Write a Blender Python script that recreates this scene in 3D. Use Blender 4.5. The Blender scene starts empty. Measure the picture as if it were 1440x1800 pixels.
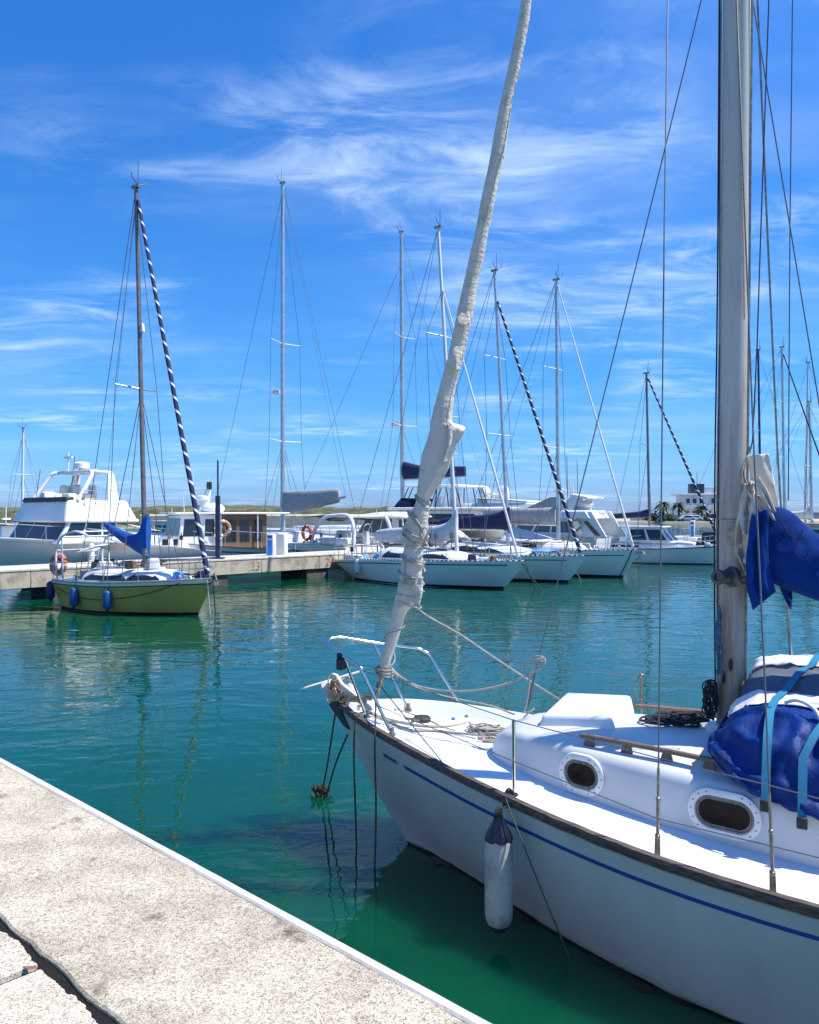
import bpy, math, random
import numpy as np
from mathutils import Vector, noise
random.seed(7)
C = bpy.context.scene.collection
PI = math.pi
FPX, HC = 1440.0, 2.9            # lens in photo pixels, eye height over the water

# ------------------------------------------------------------------ helpers
def W(px, py, Y):                # photo pixel at depth Y -> world
    return Vector(((px-720)/FPX*Y, Y, HC-(py-900)/FPX*Y))
def Z(px, py, z):                # photo pixel on level z -> world
    return W(px, py, FPX*(HC-z)/(py-900))
def tab(t, x):                   # smooth interpolation of a table
    xs = [p[0] for p in t]; ys = [p[1] for p in t]
    if x <= xs[0]: return ys[0]
    if x >= xs[-1]: return ys[-1]
    i = max(k for k in range(len(xs)) if xs[k] <= x)
    i = min(i, len(xs)-2)
    d = [(ys[k+1]-ys[k])/(xs[k+1]-xs[k]) for k in range(len(xs)-1)]
    def m(k):
        if k == 0: return d[0]
        if k == len(d): return d[-1]
        if d[k-1]*d[k] <= 0: return 0
        return 2*d[k-1]*d[k]/(d[k-1]+d[k])
    h = xs[i+1]-xs[i]; u = (x-xs[i])/h
    return ((1+2*u)*(1-u)**2*ys[i] + u*(1-u)**2*h*m(i) + u*u*(3-2*u)*ys[i+1] + u*u*(u-1)*h*m(i+1))
def smooth_path(pts, k=6):
    P = [Vector(p) for p in pts]
    if len(P) < 3: return P
    P = [P[0]*2-P[1]] + P + [P[-1]*2-P[-2]]
    out = []
    for i in range(1, len(P)-2):
        a, b, c, d = P[i-1], P[i], P[i+1], P[i+2]
        for j in range(k):
            t = j/k
            out.append(.5*((2*b)+(c-a)*t+(2*a-5*b+4*c-d)*t*t+(3*b-a-3*c+d)*t**3))
    out.append(P[-2]); return out

class MB:
    def __init__(self): self.v = []; self.f = []; self.m = []
    def add(self, vs, fs, m=0):
        o = len(self.v); self.v += [tuple(p) for p in vs]
        self.f += [tuple(i+o for i in f) for f in fs]; self.m += [m]*len(fs); return self
    def rings(self, rings, cap=True, m=0, closed=True):
        n = len(rings[0]); vs = [p for r in rings for p in r]; fs = []
        for i in range(len(rings)-1):
            for j in range(n if closed else n-1):
                k = (j+1) % n
                fs.append((i*n+j, i*n+k, (i+1)*n+k, (i+1)*n+j))
        if cap and closed:
            fs.append(tuple(range(n))[::-1]); e = (len(rings)-1)*n
            fs.append(tuple(e+j for j in range(n)))
        return self.add(vs, fs, m)
    def tube(self, pts, r, n=8, k=0, cap=True, m=0):
        P = smooth_path(pts, k) if k else [Vector(p) for p in pts]
        R = r if callable(r) else (lambda t: r)
        up = Vector((.13, .21, .97)); rings = []; N = len(P)
        prev = None
        for i, p in enumerate(P):
            t = (P[min(i+1, N-1)]-P[max(i-1, 0)])
            if t.length < 1e-9: t = Vector((0, 0, 1))
            t.normalize()
            if prev is None:
                a = t.cross(up)
                if a.length < .05: a = t.cross(Vector((1, 0, 0)))
            else: a = prev - t*prev.dot(t)
            a.normalize(); prev = a; b = t.cross(a)
            rr = R(i/max(N-1, 1))
            rings.append([p+(a*math.cos(2*PI*j/n)+b*math.sin(2*PI*j/n))*rr for j in range(n)])
        return self.rings(rings, cap, m)
    def box(self, c, s, rz=0, m=0, top=1.0):
        x, y, z = s[0]/2, s[1]/2, s[2]/2; cr, sr = math.cos(rz), math.sin(rz); vs = []
        for dz, k in ((-z, 1), (z, top)):
            for dx, dy in ((-x, -y), (x, -y), (x, y), (-x, y)):
                vs.append((c[0]+(dx*cr-dy*sr)*k, c[1]+(dx*sr+dy*cr)*k, c[2]+dz))
        return self.add(vs, [(3, 2, 1, 0), (4, 5, 6, 7), (0, 1, 5, 4), (1, 2, 6, 5), (2, 3, 7, 6), (3, 0, 4, 7)], m)
    def slab(self, poly, d, m=0):     # polygon in space thickened by vector d
        n = len(poly); d = Vector(d); a = [Vector(p) for p in poly]
        vs = a+[p+d for p in a]
        fs = [tuple(range(n))[::-1], tuple(range(n, 2*n))]+[(i, (i+1) % n, n+(i+1) % n, n+i) for i in range(n)]
        return self.add(vs, fs, m)
    def torus(self, c, R, r, ax, n=24, k=8):
        ax = Vector(ax).normalized(); a = ax.orthogonal().normalized(); b = ax.cross(a); c = Vector(c)
        rings = []
        for i in range(n):
            t = 2*PI*i/n; d = a*math.cos(t)+b*math.sin(t)
            rings.append([c+d*(R+r*math.cos(2*PI*j/k))+ax*r*math.sin(2*PI*j/k) for j in range(k)])
        return self.rings(rings+[rings[0]], cap=False)
    def ball(self, c, r, n=10, k=6):
        r = (r, r, r) if not hasattr(r, '__len__') else r
        rings = []
        for i in range(k+1):
            p = PI*min(max(i/k, .02), .98)-PI/2
            rings.append([(c[0]+r[0]*math.cos(p)*math.cos(2*PI*j/n), c[1]+r[1]*math.cos(p)*math.sin(2*PI*j/n), c[2]+r[2]*math.sin(p)) for j in range(n)])
        return self.rings(rings)
    def build(self, name, mats, parent=None, smooth=True, angle=40, bevel=0, seg=2, sub=0, solid=0):
        me = bpy.data.meshes.new(name); me.from_pydata(self.v, [], self.f)
        mats = mats if isinstance(mats, (list, tuple)) else [mats]
        for x in mats: me.materials.append(x)
        if len(mats) > 1: me.polygons.foreach_set('material_index', self.m)
        me.validate(); 
        if smooth:
            me.polygons.foreach_set('use_smooth', [True]*len(me.polygons))
            try: me.set_sharp_from_angle(angle=math.radians(angle))
            except Exception: pass
        me.update()
        o = bpy.data.objects.new(name, me); C.objects.link(o)
        if parent: o.parent = parent
        if solid:
            d = o.modifiers.new('s', 'SOLIDIFY'); d.thickness = solid; d.offset = 0
        if bevel:
            d = o.modifiers.new('b', 'BEVEL'); d.width = bevel; d.segments = seg; d.limit_method = 'ANGLE'
        if sub:
            d = o.modifiers.new('u', 'SUBSURF'); d.levels = sub; d.render_levels = sub
        return o
def tag(o, label, cat, group=None, kind=None):
    if label: o['label'] = label
    if cat: o['category'] = cat
    if group: o['group'] = group
    if kind: o['kind'] = kind
    return o
def thing(name, label, cat, loc=(0, 0, 0), rz=0, group=None):
    o = bpy.data.objects.new(name, None); C.objects.link(o); o.empty_display_size = .2
    o.location = loc; o.rotation_euler = (0, 0, rz); return tag(o, label, cat, group)
def struct(o): o['kind'] = 'structure'; return o
def recenter(o):                  # a one-mesh thing gets its origin at its own base
    me = o.data; n = len(me.vertices); a = np.empty(n*3); me.vertices.foreach_get('co', a); a = a.reshape(-1, 3)
    c = np.array([(a[:, 0].min()+a[:, 0].max())/2, (a[:, 1].min()+a[:, 1].max())/2, a[:, 2].min()])
    me.vertices.foreach_set('co', (a-c).ravel()); o.location = Vector(c); me.update(); return o

# ------------------------------------------------------------------ materials
def mat(name, col, rough=.5, metal=0., var=.0, vs=6., col2=None, bump=0., bs=40., spec=.5, coat=0., trans=0., stretch=None, thr=(.35, .65)):
    m = bpy.data.materials.new(name); m.use_nodes = True; nt = m.node_tree; N = nt.nodes; K = nt.links
    b = N['Principled BSDF']; b.inputs['Roughness'].default_value = rough; b.inputs['Metallic'].default_value = metal
    b.inputs['Specular IOR Level'].default_value = spec; b.inputs['Coat Weight'].default_value = coat
    b.inputs['Transmission Weight'].default_value = trans
    c = (*col, 1); b.inputs['Base Color'].default_value = c
    tc = N.new('ShaderNodeTexCoord'); src = tc.outputs['Object']
    if stretch:
        mp = N.new('ShaderNodeMapping'); mp.inputs['Scale'].default_value = stretch; K.new(src, mp.inputs[0]); src = mp.outputs[0]
    if var or col2:
        t = N.new('ShaderNodeTexNoise'); t.inputs['Scale'].default_value = vs; t.inputs['Detail'].default_value = 6; t.inputs['Roughness'].default_value = .62
        K.new(src, t.inputs['Vector'])
        r = N.new('ShaderNodeValToRGB'); r.color_ramp.elements[0].position = thr[0]; r.color_ramp.elements[1].position = thr[1]
        lo = tuple(x*(1-var) for x in col) if not col2 else col
        hi = tuple(min(1, x*(1+var)) for x in col) if not col2 else col2
        r.color_ramp.elements[0].color = (*lo, 1); r.color_ramp.elements[1].color = (*hi, 1)
        K.new(t.outputs['Fac'], r.inputs[0]); K.new(r.outputs[0], b.inputs['Base Color'])
    if bump:
        t = N.new('ShaderNodeTexNoise'); t.inputs['Scale'].default_value = bs; t.inputs['Detail'].default_value = 5
        K.new(src, t.inputs['Vector']); u = N.new('ShaderNodeBump'); u.inputs['Strength'].default_value = bump; u.inputs['Distance'].default_value = .02
        K.new(t.outputs['Fac'], u.inputs['Height']); K.new(u.outputs[0], b.inputs['Normal'])
    return m
M = {}
M['gel'] = mat('gelcoat', (.72, .72, .70), .3, var=.06, vs=1.6)
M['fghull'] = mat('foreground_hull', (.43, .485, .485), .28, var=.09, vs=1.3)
M['roof'] = mat('coachroof_paint', (.60, .605, .60), .4, var=.04, vs=3, bump=.02, bs=120)
M['deck'] = mat('deck_paint', (.76, .77, .78), .55, col2=(.68, .69, .69), vs=7, bump=.05, bs=160, thr=(.62, .75))
M['white'] = mat('white_paint', (.74, .74, .73), .35, var=.05, vs=3)
M['hullw'] = mat('hull_white', (.72, .77, .72), .25, var=.05, vs=.9)
M['hullg'] = mat('hull_grey', (.5, .56, .55), .3, var=.08, vs=.9)
M['green'] = mat('hull_olive', (.53, .375, .09), .3, var=.08, vs=.8)
M['black'] = mat('black', (.012, .013, .016), .5)
M['dark'] = mat('dark_glass', (.012, .016, .022), .08, spec=.7)
M['shade'] = mat('grey_glass', (.09, .11, .13), .2)
M['navy'] = mat('navy_canvas', (.012, .018, .07), .8, var=.2, vs=4, bump=.3, bs=9)
M['navyst'] = mat('navy_steel', (.03, .035, .085), .45, var=.15)
M['blue'] = mat('blue_canvas', (.003, .075, .33), .75, var=.25, vs=3, bump=.35, bs=11)
M['royal'] = mat('royal_canvas', (.004, .036, .19), .85, var=.2, vs=3, bump=.6, bs=8, spec=.12)
M['tarp'] = mat('tarp', (.003, .030, .17), .55, var=.3, vs=5, bump=.9, bs=9, spec=.2)
M['bstripe'] = mat('blue_stripe', (.01, .06, .28), .35)
M['turq'] = mat('turquoise_web', (.007, .19, .34), .7, var=.1, vs=90, bump=.4, bs=300)
M['sail'] = mat('sailcloth', (.60, .555, .475), .9, col2=(.36, .32, .25), vs=5, bump=.55, bs=16, stretch=(1, 1, 2.2), thr=(.5, .8))
M['sail2'] = mat('mainsail', (.68, .60, .48), .85, col2=(.55, .46, .34), vs=6, bump=.25, bs=25, thr=(.45, .8))
M['greyc'] = mat('grey_canvas', (.33, .33, .335), .85, var=.12, vs=5, bump=.4, bs=7)
M['lgreyc'] = mat('pale_canvas', (.55, .56, .56), .85, var=.12, vs=5, bump=.4, bs=7)
M['cream'] = mat('cream_canvas', (.68, .64, .54), .85, var=.1, vs=5, bump=.3, bs=6)
M['brown'] = mat('brown_canvas', (.16, .10, .06), .85, var=.2, vs=4)
M['steel'] = mat('steel', (.62, .62, .62), .18, 1.0, var=.1, vs=30)
M['dsteel'] = mat('dull_steel', (.30, .255, .20), .42, .8, var=.35, vs=25)
M['wire'] = mat('wire', (.16, .16, .16), .5, .6)
M['wirel'] = mat('bright_wire', (.5, .52, .55), .4, .6)
M['alu'] = mat('mast_aluminium', (.52, .52, .51), .38, .75, var=.15, vs=3)
M['aluw'] = mat('mast_white', (.68, .68, .68), .4, var=.05)
M['alud'] = mat('mast_dark', (.20, .17, .16), .4, .4, var=.2)
M['fgmast'] = mat('weathered_mast', (.50, .475, .43), .5, .0, col2=(.27, .19, .115), vs=2.6, bump=.06, bs=30, stretch=(6, 6, .55), thr=(.5, .9))
def _mast(m):      # brown discolouring of the old spar, strongest low down
    nt = m.node_tree; N = nt.nodes; K = nt.links; r = [n for n in N if n.type == 'VALTORGB'][0]; t = [n for n in N if n.type == 'TEX_NOISE' and n.outputs['Fac'].links and n.outputs['Fac'].links[0].to_node == r][0]
    tc = N.new('ShaderNodeTexCoord'); sx = N.new('ShaderNodeSeparateXYZ'); K.new(tc.outputs['Object'], sx.inputs[0])
    mr = N.new('ShaderNodeMapRange'); mr.inputs[1].default_value = 1.5; mr.inputs[2].default_value = 4.2; mr.inputs[3].default_value = .40; mr.inputs[4].default_value = -.06; K.new(sx.outputs[2], mr.inputs[0])
    a = N.new('ShaderNodeMath'); K.new(t.outputs['Fac'], a.inputs[0]); K.new(mr.outputs[0], a.inputs[1]); K.new(a.outputs[0], r.inputs[0])
_mast(M['fgmast'])
M['wood'] = mat('weathered_teak', (.065, .047, .036), .75, col2=(.20, .155, .125), vs=10, bump=.6, bs=50, stretch=(.6, 5, 5), thr=(.4, .72))
M['teak'] = mat('teak', (.33, .19, .09), .6, col2=(.22, .15, .10), vs=10, bump=.4, bs=50)
M['rope'] = mat('rope', (.56, .52, .44), .9, col2=(.36, .32, .25), vs=60, bump=.9, bs=140)
M['roped'] = mat('dark_rope', (.03, .032, .04), .85, var=.4, vs=60, bump=.8, bs=140)
M['ropew'] = mat('wet_rope', (.085, .085, .065), .8, var=.4, vs=30, bump=.8, bs=120)
M['ropeb'] = mat('blue_rope', (.06, .16, .26), .85, var=.5, vs=90, bump=.8, bs=140)
M['fender'] = mat('fender_vinyl', (.46, .46, .43), .5, col2=(.17, .145, .11), vs=5.5, thr=(.48, .72), bump=.05, bs=90)
M['fblue'] = mat('blue_fender', (.01, .09, .26), .45, var=.2, vs=6)
M['fnavy'] = mat('navy_fender', (.012, .02, .10), .5, var=.2, vs=6)
M['fwhite'] = mat('white_fender', (.72, .72, .7), .5, var=.1)
M['orange'] = mat('faded_orange', (.62, .17, .08), .7, var=.2, vs=8)
M['buoyb'] = mat('buoy_tan', (.55, .30, .16), .7, var=.2, vs=8)
M['red'] = mat('buoy_red', (.5, .07, .05), .6, var=.15)
M['conc'] = mat('pier_concrete', (.50, .43, .32), .9, col2=(.20, .165, .115), vs=2.6, bump=.5, bs=14, thr=(.45, .72))
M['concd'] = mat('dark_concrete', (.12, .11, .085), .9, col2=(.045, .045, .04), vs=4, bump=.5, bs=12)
M['seawall'] = mat('sea_wall', (.52, .45, .36), .9, col2=(.38, .33, .25), vs=.35)
M['paintred'] = mat('faded_red_paint', (.36, .10, .055), .9, col2=(.44, .28, .19), vs=9, thr=(.4, .62))
M['pblue'] = mat('pedestal_blue', (.01, .25, .70), .4)
M['skylt'] = mat('light_blue_cover', (.12, .36, .72), .7, var=.1)
M['weedw'] = mat('drowned_weed', (.0012, .006, .003), .06, var=.5, vs=20)
M['weed'] = mat('seaweed', (.010, .012, .006), .6, var=.5, vs=30, bump=.8, bs=60)
M['mud'] = mat('muddy_clump', (.045, .035, .02), .8, var=.5, vs=40, bump=1, bs=70)
M['rubber'] = mat('rubber', (.03, .034, .036), .6)
M['winch'] = mat('winch_bronze', (.075, .085, .088), .42, .55, var=.25, vs=20)
M['pane'] = mat('smoked_pane', (.006, .007, .007), .15, var=.5, vs=9, spec=.3)
M['greyt'] = mat('grey_tarp', (.10, .115, .155), .7, var=.15, vs=6, bump=.3, bs=8)
M['whitet'] = mat('white_tarp', (.68, .66, .66), .75, var=.1, vs=7, bump=.5, bs=12)
M['leaf'] = mat('palm_leaf', (.05, .075, .03), .7, var=.4, vs=2)
M['bark'] = mat('palm_bark', (.10, .075, .05), .9, var=.4, vs=4)
M['shrub'] = mat('shrub', (.04, .06, .025), .9, var=.5, vs=3)
M['bwall'] = mat('white_render', (.62, .63, .64), .9, var=.08, vs=.4)
M['slots'] = mat('slotted_rail', (.7, .7, .68), .4)
def _slots(m):
    nt = m.node_tree; N = nt.nodes; K = nt.links; tc = N.new('ShaderNodeTexCoord'); wv = N.new('ShaderNodeTexWave'); wv.wave_type = 'BANDS'; wv.bands_direction = 'X'; wv.inputs['Scale'].default_value = 1.7
    r = N.new('ShaderNodeValToRGB'); r.color_ramp.interpolation = 'CONSTANT'; r.color_ramp.elements[0].color = (.03, .035, .04, 1); r.color_ramp.elements[1].position = .45; r.color_ramp.elements[1].color = (.72, .72, .7, 1)
    K.new(tc.outputs['Object'], wv.inputs['Vector']); K.new(wv.outputs['Fac'], r.inputs[0]); K.new(r.outputs[0], N['Principled BSDF'].inputs['Base Color'])
_slots(M['slots'])
M['car'] = mat('car_paint', (.6, .62, .65), .25, coat=.5)

# water
def water_mat():
    m = bpy.data.materials.new('harbour_water'); m.use_nodes = True; nt = m.node_tree; N = nt.nodes; K = nt.links
    b = N['Principled BSDF']; b.inputs['Roughness'].default_value = .03; b.inputs['IOR'].default_value = 1.33
    b.subsurface_method = 'BURLEY'; b.inputs['Subsurface Weight'].default_value = 1; b.inputs['Subsurface Radius'].default_value = (.3, 1, .9); b.inputs['Subsurface Scale'].default_value = .9
    tc = N.new('ShaderNodeTexCoord')
    def ns(scale, rot, sc, det, dist=0):
        mp = N.new('ShaderNodeMapping'); mp.inputs['Scale'].default_value = sc; mp.inputs['Rotation'].default_value = (0, 0, rot)
        K.new(tc.outputs['Object'], mp.inputs[0]); t = N.new('ShaderNodeTexNoise'); t.inputs['Scale'].default_value = scale
        t.inputs['Detail'].default_value = det; t.inputs['Distortion'].default_value = dist; K.new(mp.outputs[0], t.inputs[0]); return t.outputs['Fac']
    def mul(a, k):
        n = N.new('ShaderNodeMath'); n.operation = 'MULTIPLY'; K.new(a, n.inputs[0]); n.inputs[1].default_value = k; return n.outputs[0]
    def add(a, c):
        n = N.new('ShaderNodeMath'); K.new(a, n.inputs[0]); K.new(c, n.inputs[1]); return n.outputs[0]
    h = add(add(mul(ns(.8, .25, (.75, 1.15, 1), 2, .8), .060), mul(ns(2.9, -.25, (.65, 1.15, 1), 2, .7), .0185)), mul(ns(11, .1, (.5, 1.1, 1), 2), .0022))
    # calmer towards the quay: ripple grows with the open harbour
    sx = N.new('ShaderNodeSeparateXYZ'); K.new(tc.outputs['Object'], sx.inputs[0])
    mr = N.new('ShaderNodeMapRange'); mr.inputs[1].default_value = 4; mr.inputs[2].default_value = 22; mr.inputs[3].default_value = .28; mr.inputs[4].default_value = .66
    K.new(sx.outputs[1], mr.inputs[0])
    hm = N.new('ShaderNodeMath'); hm.operation = 'MULTIPLY'; K.new(h, hm.inputs[0]); K.new(mr.outputs[0], hm.inputs[1])
    u = N.new('ShaderNodeBump'); u.inputs['Strength'].default_value = 1; u.inputs['Distance'].default_value = 1
    K.new(hm.outputs[0], u.inputs['Height']); K.new(u.outputs[0], b.inputs['Normal'])
    r = N.new('ShaderNodeValToRGB'); r.color_ramp.elements[0].position = .3; r.color_ramp.elements[1].position = .7
    r.color_ramp.elements[0].color = (.0006, .052, .024, 1); r.color_ramp.elements[1].color = (.001, .064, .032, 1)
    K.new(ns(.12, 0, (1, 1, 1), 2), r.inputs[0]); K.new(r.outputs[0], b.inputs['Base Color'])
    return m
M['water'] = water_mat()

def quay_mat(name, base, lo, dirt):
    m = bpy.data.materials.new(name); m.use_nodes = True; nt = m.node_tree; N = nt.nodes; K = nt.links
    b = N['Principled BSDF']; b.inputs['Roughness'].default_value = .9
    tc = N.new('ShaderNodeTexCoord'); o = tc.outputs['Object']
    def noise_(s, d=4, ro=.6):
        t = N.new('ShaderNodeTexNoise'); t.inputs['Scale'].default_value = s; t.inputs['Detail'].default_value = d; t.inputs['Roughness'].default_value = ro; K.new(o, t.inputs[0]); return t.outputs['Fac']
    def ramp(f, a, c0, b_, c1):
        r = N.new('ShaderNodeValToRGB'); r.color_ramp.elements[0].position = a; r.color_ramp.elements[1].position = b_
        r.color_ramp.elements[0].color = (*c0, 1); r.color_ramp.elements[1].color = (*c1, 1); K.new(f, r.inputs[0]); return r.outputs[0]
    def mixm(a, c):
        x = N.new('ShaderNodeMix'); x.data_type = 'RGBA'; x.blend_type = 'MULTIPLY'; x.inputs[0].default_value = 1
        K.new(a, x.inputs[6]); K.new(c, x.inputs[7]); return x.outputs[2]
    c = ramp(noise_(3.2, 8, .72), .38, lo, .60, base)
    sp = ramp(noise_(190, 3, .85), .41, (.17, .145, .11), .49, (1, 1, 1))
    sp2 = ramp(noise_(60, 5, .75), .38, (.58, .54, .46), .50, (1, 1, 1))
    st = ramp(noise_(2.1, 5, .65), .31, dirt, .40, (1, 1, 1))
    c = mixm(mixm(mixm(c, sp), sp2), st); K.new(c, b.inputs['Base Color'])
    u = N.new('ShaderNodeBump'); u.inputs['Strength'].default_value = .7; u.inputs['Distance'].default_value = .004
    K.new(noise_(70, 4, .7), u.inputs['Height']); K.new(u.outputs[0], b.inputs['Normal'])
    return m
M['quay'] = quay_mat('quay_stone', (.69, .61, .475), (.47, .415, .315), (.28, .26, .215))
M['pave'] = quay_mat('pavement_stone', (.74, .67, .53), (.62, .55, .43), (.6, .56, .48))
M['edge'] = mat('quay_cement', (.66, .61, .55), .85, col2=(.56, .51, .44), vs=5, bump=.2, bs=60)
M['soil'] = mat('joint_soil', (.005, .0045, .004), 1, var=.4, vs=60, bump=1, bs=60)
M['dune'] = mat('dune_scrub', (.045, .058, .022), .95, col2=(.15, .135, .062), vs=.38, bump=.5, bs=1.2, thr=(.42, .62))

# ------------------------------------------------------------------ sky, sun, camera
SUN_AZ = Vector((1.0, -.12)).normalized(); SUN_EL = math.radians(58)
w = bpy.data.worlds.new('World'); bpy.context.scene.world = w; w.use_nodes = True
def sky():
    nt = w.node_tree; N = nt.nodes; K = nt.links; N.clear()
    out = N.new('ShaderNodeOutputWorld'); bg = N.new('ShaderNodeBackground'); bg.inputs[1].default_value = .092; K.new(bg.outputs[0], out.inputs[0])
    s = N.new('ShaderNodeTexSky'); s.sky_type = 'NISHITA'; s.sun_disc = False; s.sun_elevation = SUN_EL
    s.sun_rotation = math.atan2(SUN_AZ.x, SUN_AZ.y); s.air_density = 1.0; s.dust_density = .3; s.ozone_density = 2.5
    hs = N.new('ShaderNodeHueSaturation'); hs.inputs['Saturation'].default_value = 1.12; hs.inputs['Value'].default_value = 1.0; K.new(s.outputs[0], hs.inputs['Color'])
    tint = N.new('ShaderNodeMix'); tint.data_type = 'RGBA'; tint.blend_type = 'MULTIPLY'; tint.inputs[0].default_value = 1
    K.new(hs.outputs[0], tint.inputs[6])
    tc = N.new('ShaderNodeTexCoord'); sx = N.new('ShaderNodeSeparateXYZ'); K.new(tc.outputs['Generated'], sx.inputs[0])
    tr = N.new('ShaderNodeValToRGB'); K.new(sx.outputs[2], tr.inputs[0]); el = tr.color_ramp.elements
    el[0].position = .0; el[0].color = (.40, .66, 1.5, 1); el[1].position = .55; el[1].color = (.36, 1.05, 1.80, 1)
    q = el.new(.2); q.color = (.38, .94, 1.5, 1); q2 = el.new(.07); q2.color = (.38, .80, 1.45, 1); K.new(tr.outputs[0], tint.inputs[7])
    def M2(op, a, b):
        n = N.new('ShaderNodeMath'); n.operation = op
        for i, x in enumerate((a, b)):
            if isinstance(x, (int, float)): n.inputs[i].default_value = x
            else: K.new(x, n.inputs[i])
        return n.outputs[0]
    zc = M2('MAXIMUM', sx.outputs[2], 0.0); zz = M2('ADD', zc, .09)
    u = M2('DIVIDE', sx.outputs[0], zz); v = M2('DIVIDE', sx.outputs[1], zz)
    cb = N.new('ShaderNodeCombineXYZ'); K.new(u, cb.inputs[0]); K.new(v, cb.inputs[1])
    def clouds(rot, sc, scale, det, dist, lo, hi, off=(0, 0, 0), ro=.58):
        mp = N.new('ShaderNodeMapping'); mp.inputs['Rotation'].default_value = (0, 0, rot); mp.inputs['Scale'].default_value = sc; mp.inputs['Location'].default_value = off
        K.new(cb.outputs[0], mp.inputs[0]); t = N.new('ShaderNodeTexNoise'); t.inputs['Scale'].default_value = scale; t.inputs['Detail'].default_value = det
        t.inputs['Roughness'].default_value = ro; t.inputs['Distortion'].default_value = dist; K.new(mp.outputs[0], t.inputs[0])
        r = N.new('ShaderNodeMapRange'); r.interpolation_type = 'SMOOTHSTEP'; r.inputs[1].default_value = lo; r.inputs[2].default_value = hi; K.new(t.outputs['Fac'], r.inputs[0]); return r.outputs[0]
    big = clouds(.35, (.8, 1.0, 1), .8, 3, .3, .45, .64, (2.3, 1.15, 0))
    fine = clouds(-.95, (.8, 1.7, 1), 2.6, 12, .7, .40, .76, (1.7, 2.3, 0), .66)
    veil = clouds(.1, (.45, 1.0, 1), .9, 6, .5, .40, .85, (5.2, 1.3, 0))
    c = M2('ADD', M2('MULTIPLY', M2('MULTIPLY', big, fine), .68), M2('MULTIPLY', veil, .24))
    c = M2('MINIMUM', c, .75)
    mx = N.new('ShaderNodeMix'); mx.data_type = 'RGBA'; K.new(c, mx.inputs[0]); K.new(tint.outputs[2], mx.inputs[6]); mx.inputs[7].default_value = (6.4, 8.2, 10.2, 1)
    K.new(mx.outputs[2], bg.inputs[0])
sky()
sl = bpy.data.lights.new('sun', 'SUN'); sl.energy = 5.0; sl.angle = math.radians(.53); sl.color = (1, .955, .88)
so = bpy.data.objects.new('sun', sl); C.objects.link(so)
sd = Vector((SUN_AZ.x*math.cos(SUN_EL), SUN_AZ.y*math.cos(SUN_EL), math.sin(SUN_EL)))
so.rotation_euler = sd.to_track_quat('Z', 'Y').to_euler(); so.location = sd*60
cam = bpy.data.cameras.new('camera'); co = bpy.data.objects.new('camera', cam); C.objects.link(co)
co.location = (0, 0, HC); co.rotation_euler = (PI/2, 0, 0); cam.sensor_fit = 'HORIZONTAL'; cam.sensor_width = 36; cam.lens = 36
cam.clip_start = .05; cam.clip_end = 6000; bpy.context.scene.camera = co
vs_ = bpy.context.scene.view_settings; vs_.view_transform = 'Standard'; vs_.look = 'None'; vs_.exposure = .45; vs_.gamma = 1

# ------------------------------------------------------------------ water, quay, hills
mb = MB(); mb.add([(-2500, -60, 0), (2500, -60, 0), (2500, 4000, 0), (-2500, 4000, 0)], [(0, 1, 2, 3)])
struct(mb.build('water', M['water'], smooth=False))

QZ = 1.3; e = Vector((-.725, .688, 0)); nin = Vector((-.688, -.725, 0)); q0 = Vector((.267, 2.56, 0))
def qp(t, d, z): p = q0+e*t+nin*d; return (p.x, p.y, z)
def strip(name, t0, t1, d0, d1, ztop, zbot, mt, amp0=0, amp1=0, n=160, ampt=0):
    mb = MB(); rings = []
    for i in range(n+1):
        t = t0+(t1-t0)*i/n
        a = d0+amp0*.35*noise.noise((t*90, 6, d0))+amp0*noise.noise((t*6, 3.1, d0))+amp0*.5*noise.noise((t*31, 1.1, d0)); b = d1+amp1*.45*noise.noise((t*95, 8, d1))+amp1*noise.noise((t*5, 7.7, d1))+amp1*.6*noise.noise((t*27, 2.2, d1))
        rings.append([qp(t, a, zbot), qp(t, a, ztop-.006), qp(t, a+.006, ztop), qp(t, b-.008, ztop), qp(t, b, ztop-.008), qp(t, b, zbot)])
    mb.rings(rings); return mb.build(name, mt, smooth=False)
struct(strip('quay_edge', -8, 14, 0, .045, QZ, -1, M['edge'], .003, .004))
struct(strip('quay', -8, 14, .047, .80, QZ-.004, -1, M['quay'], .006, .012, 400))
# pavement slabs behind the coping; the joint between the first two is seen at the lower left
tj = 1.37
for k, (a, b) in enumerate(((-8, tj-1.0), (tj-.985, tj-.017), (tj+.017, tj+1.3), (tj+1.33, 14))):
    struct(strip('pavement', a, b, .838, 4.5, QZ-.002-.004*(k % 2), 1.0, M['pave'], .022, 0, 260))
mb = MB(); mb.slab([qp(-8, .79, QZ-.022), qp(14, .79, QZ-.022), qp(14, 4.6, QZ-.022), qp(-8, 4.6, QZ-.022)], (0, 0, -1)); struct(mb.build('ground', M['soil'], smooth=False))
# a dry leaf caught in the joint
p = Vector(qp(tj+.0, .875, QZ+.002)); mb = MB()
mb.rings([[p+Vector((-.026+.0105*i, -.010*math.sin(PI*i/5), .002+.002*abs(i-2.5)/2.5)), p+Vector((-.026+.0105*i, 0, .0015)), p+Vector((-.026+.0105*i, .010*math.sin(PI*i/5), .003+.002*abs(i-2.5)/2.5))] for i in range(6)], closed=False)
tag(recenter(mb.build('dry_leaf', mat('leaf_red', (.26, .11, .06), .8, var=.3, vs=60), solid=.001)), 'small reddish dry leaf caught in the dark joint of the quay paving', 'leaf')

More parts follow.
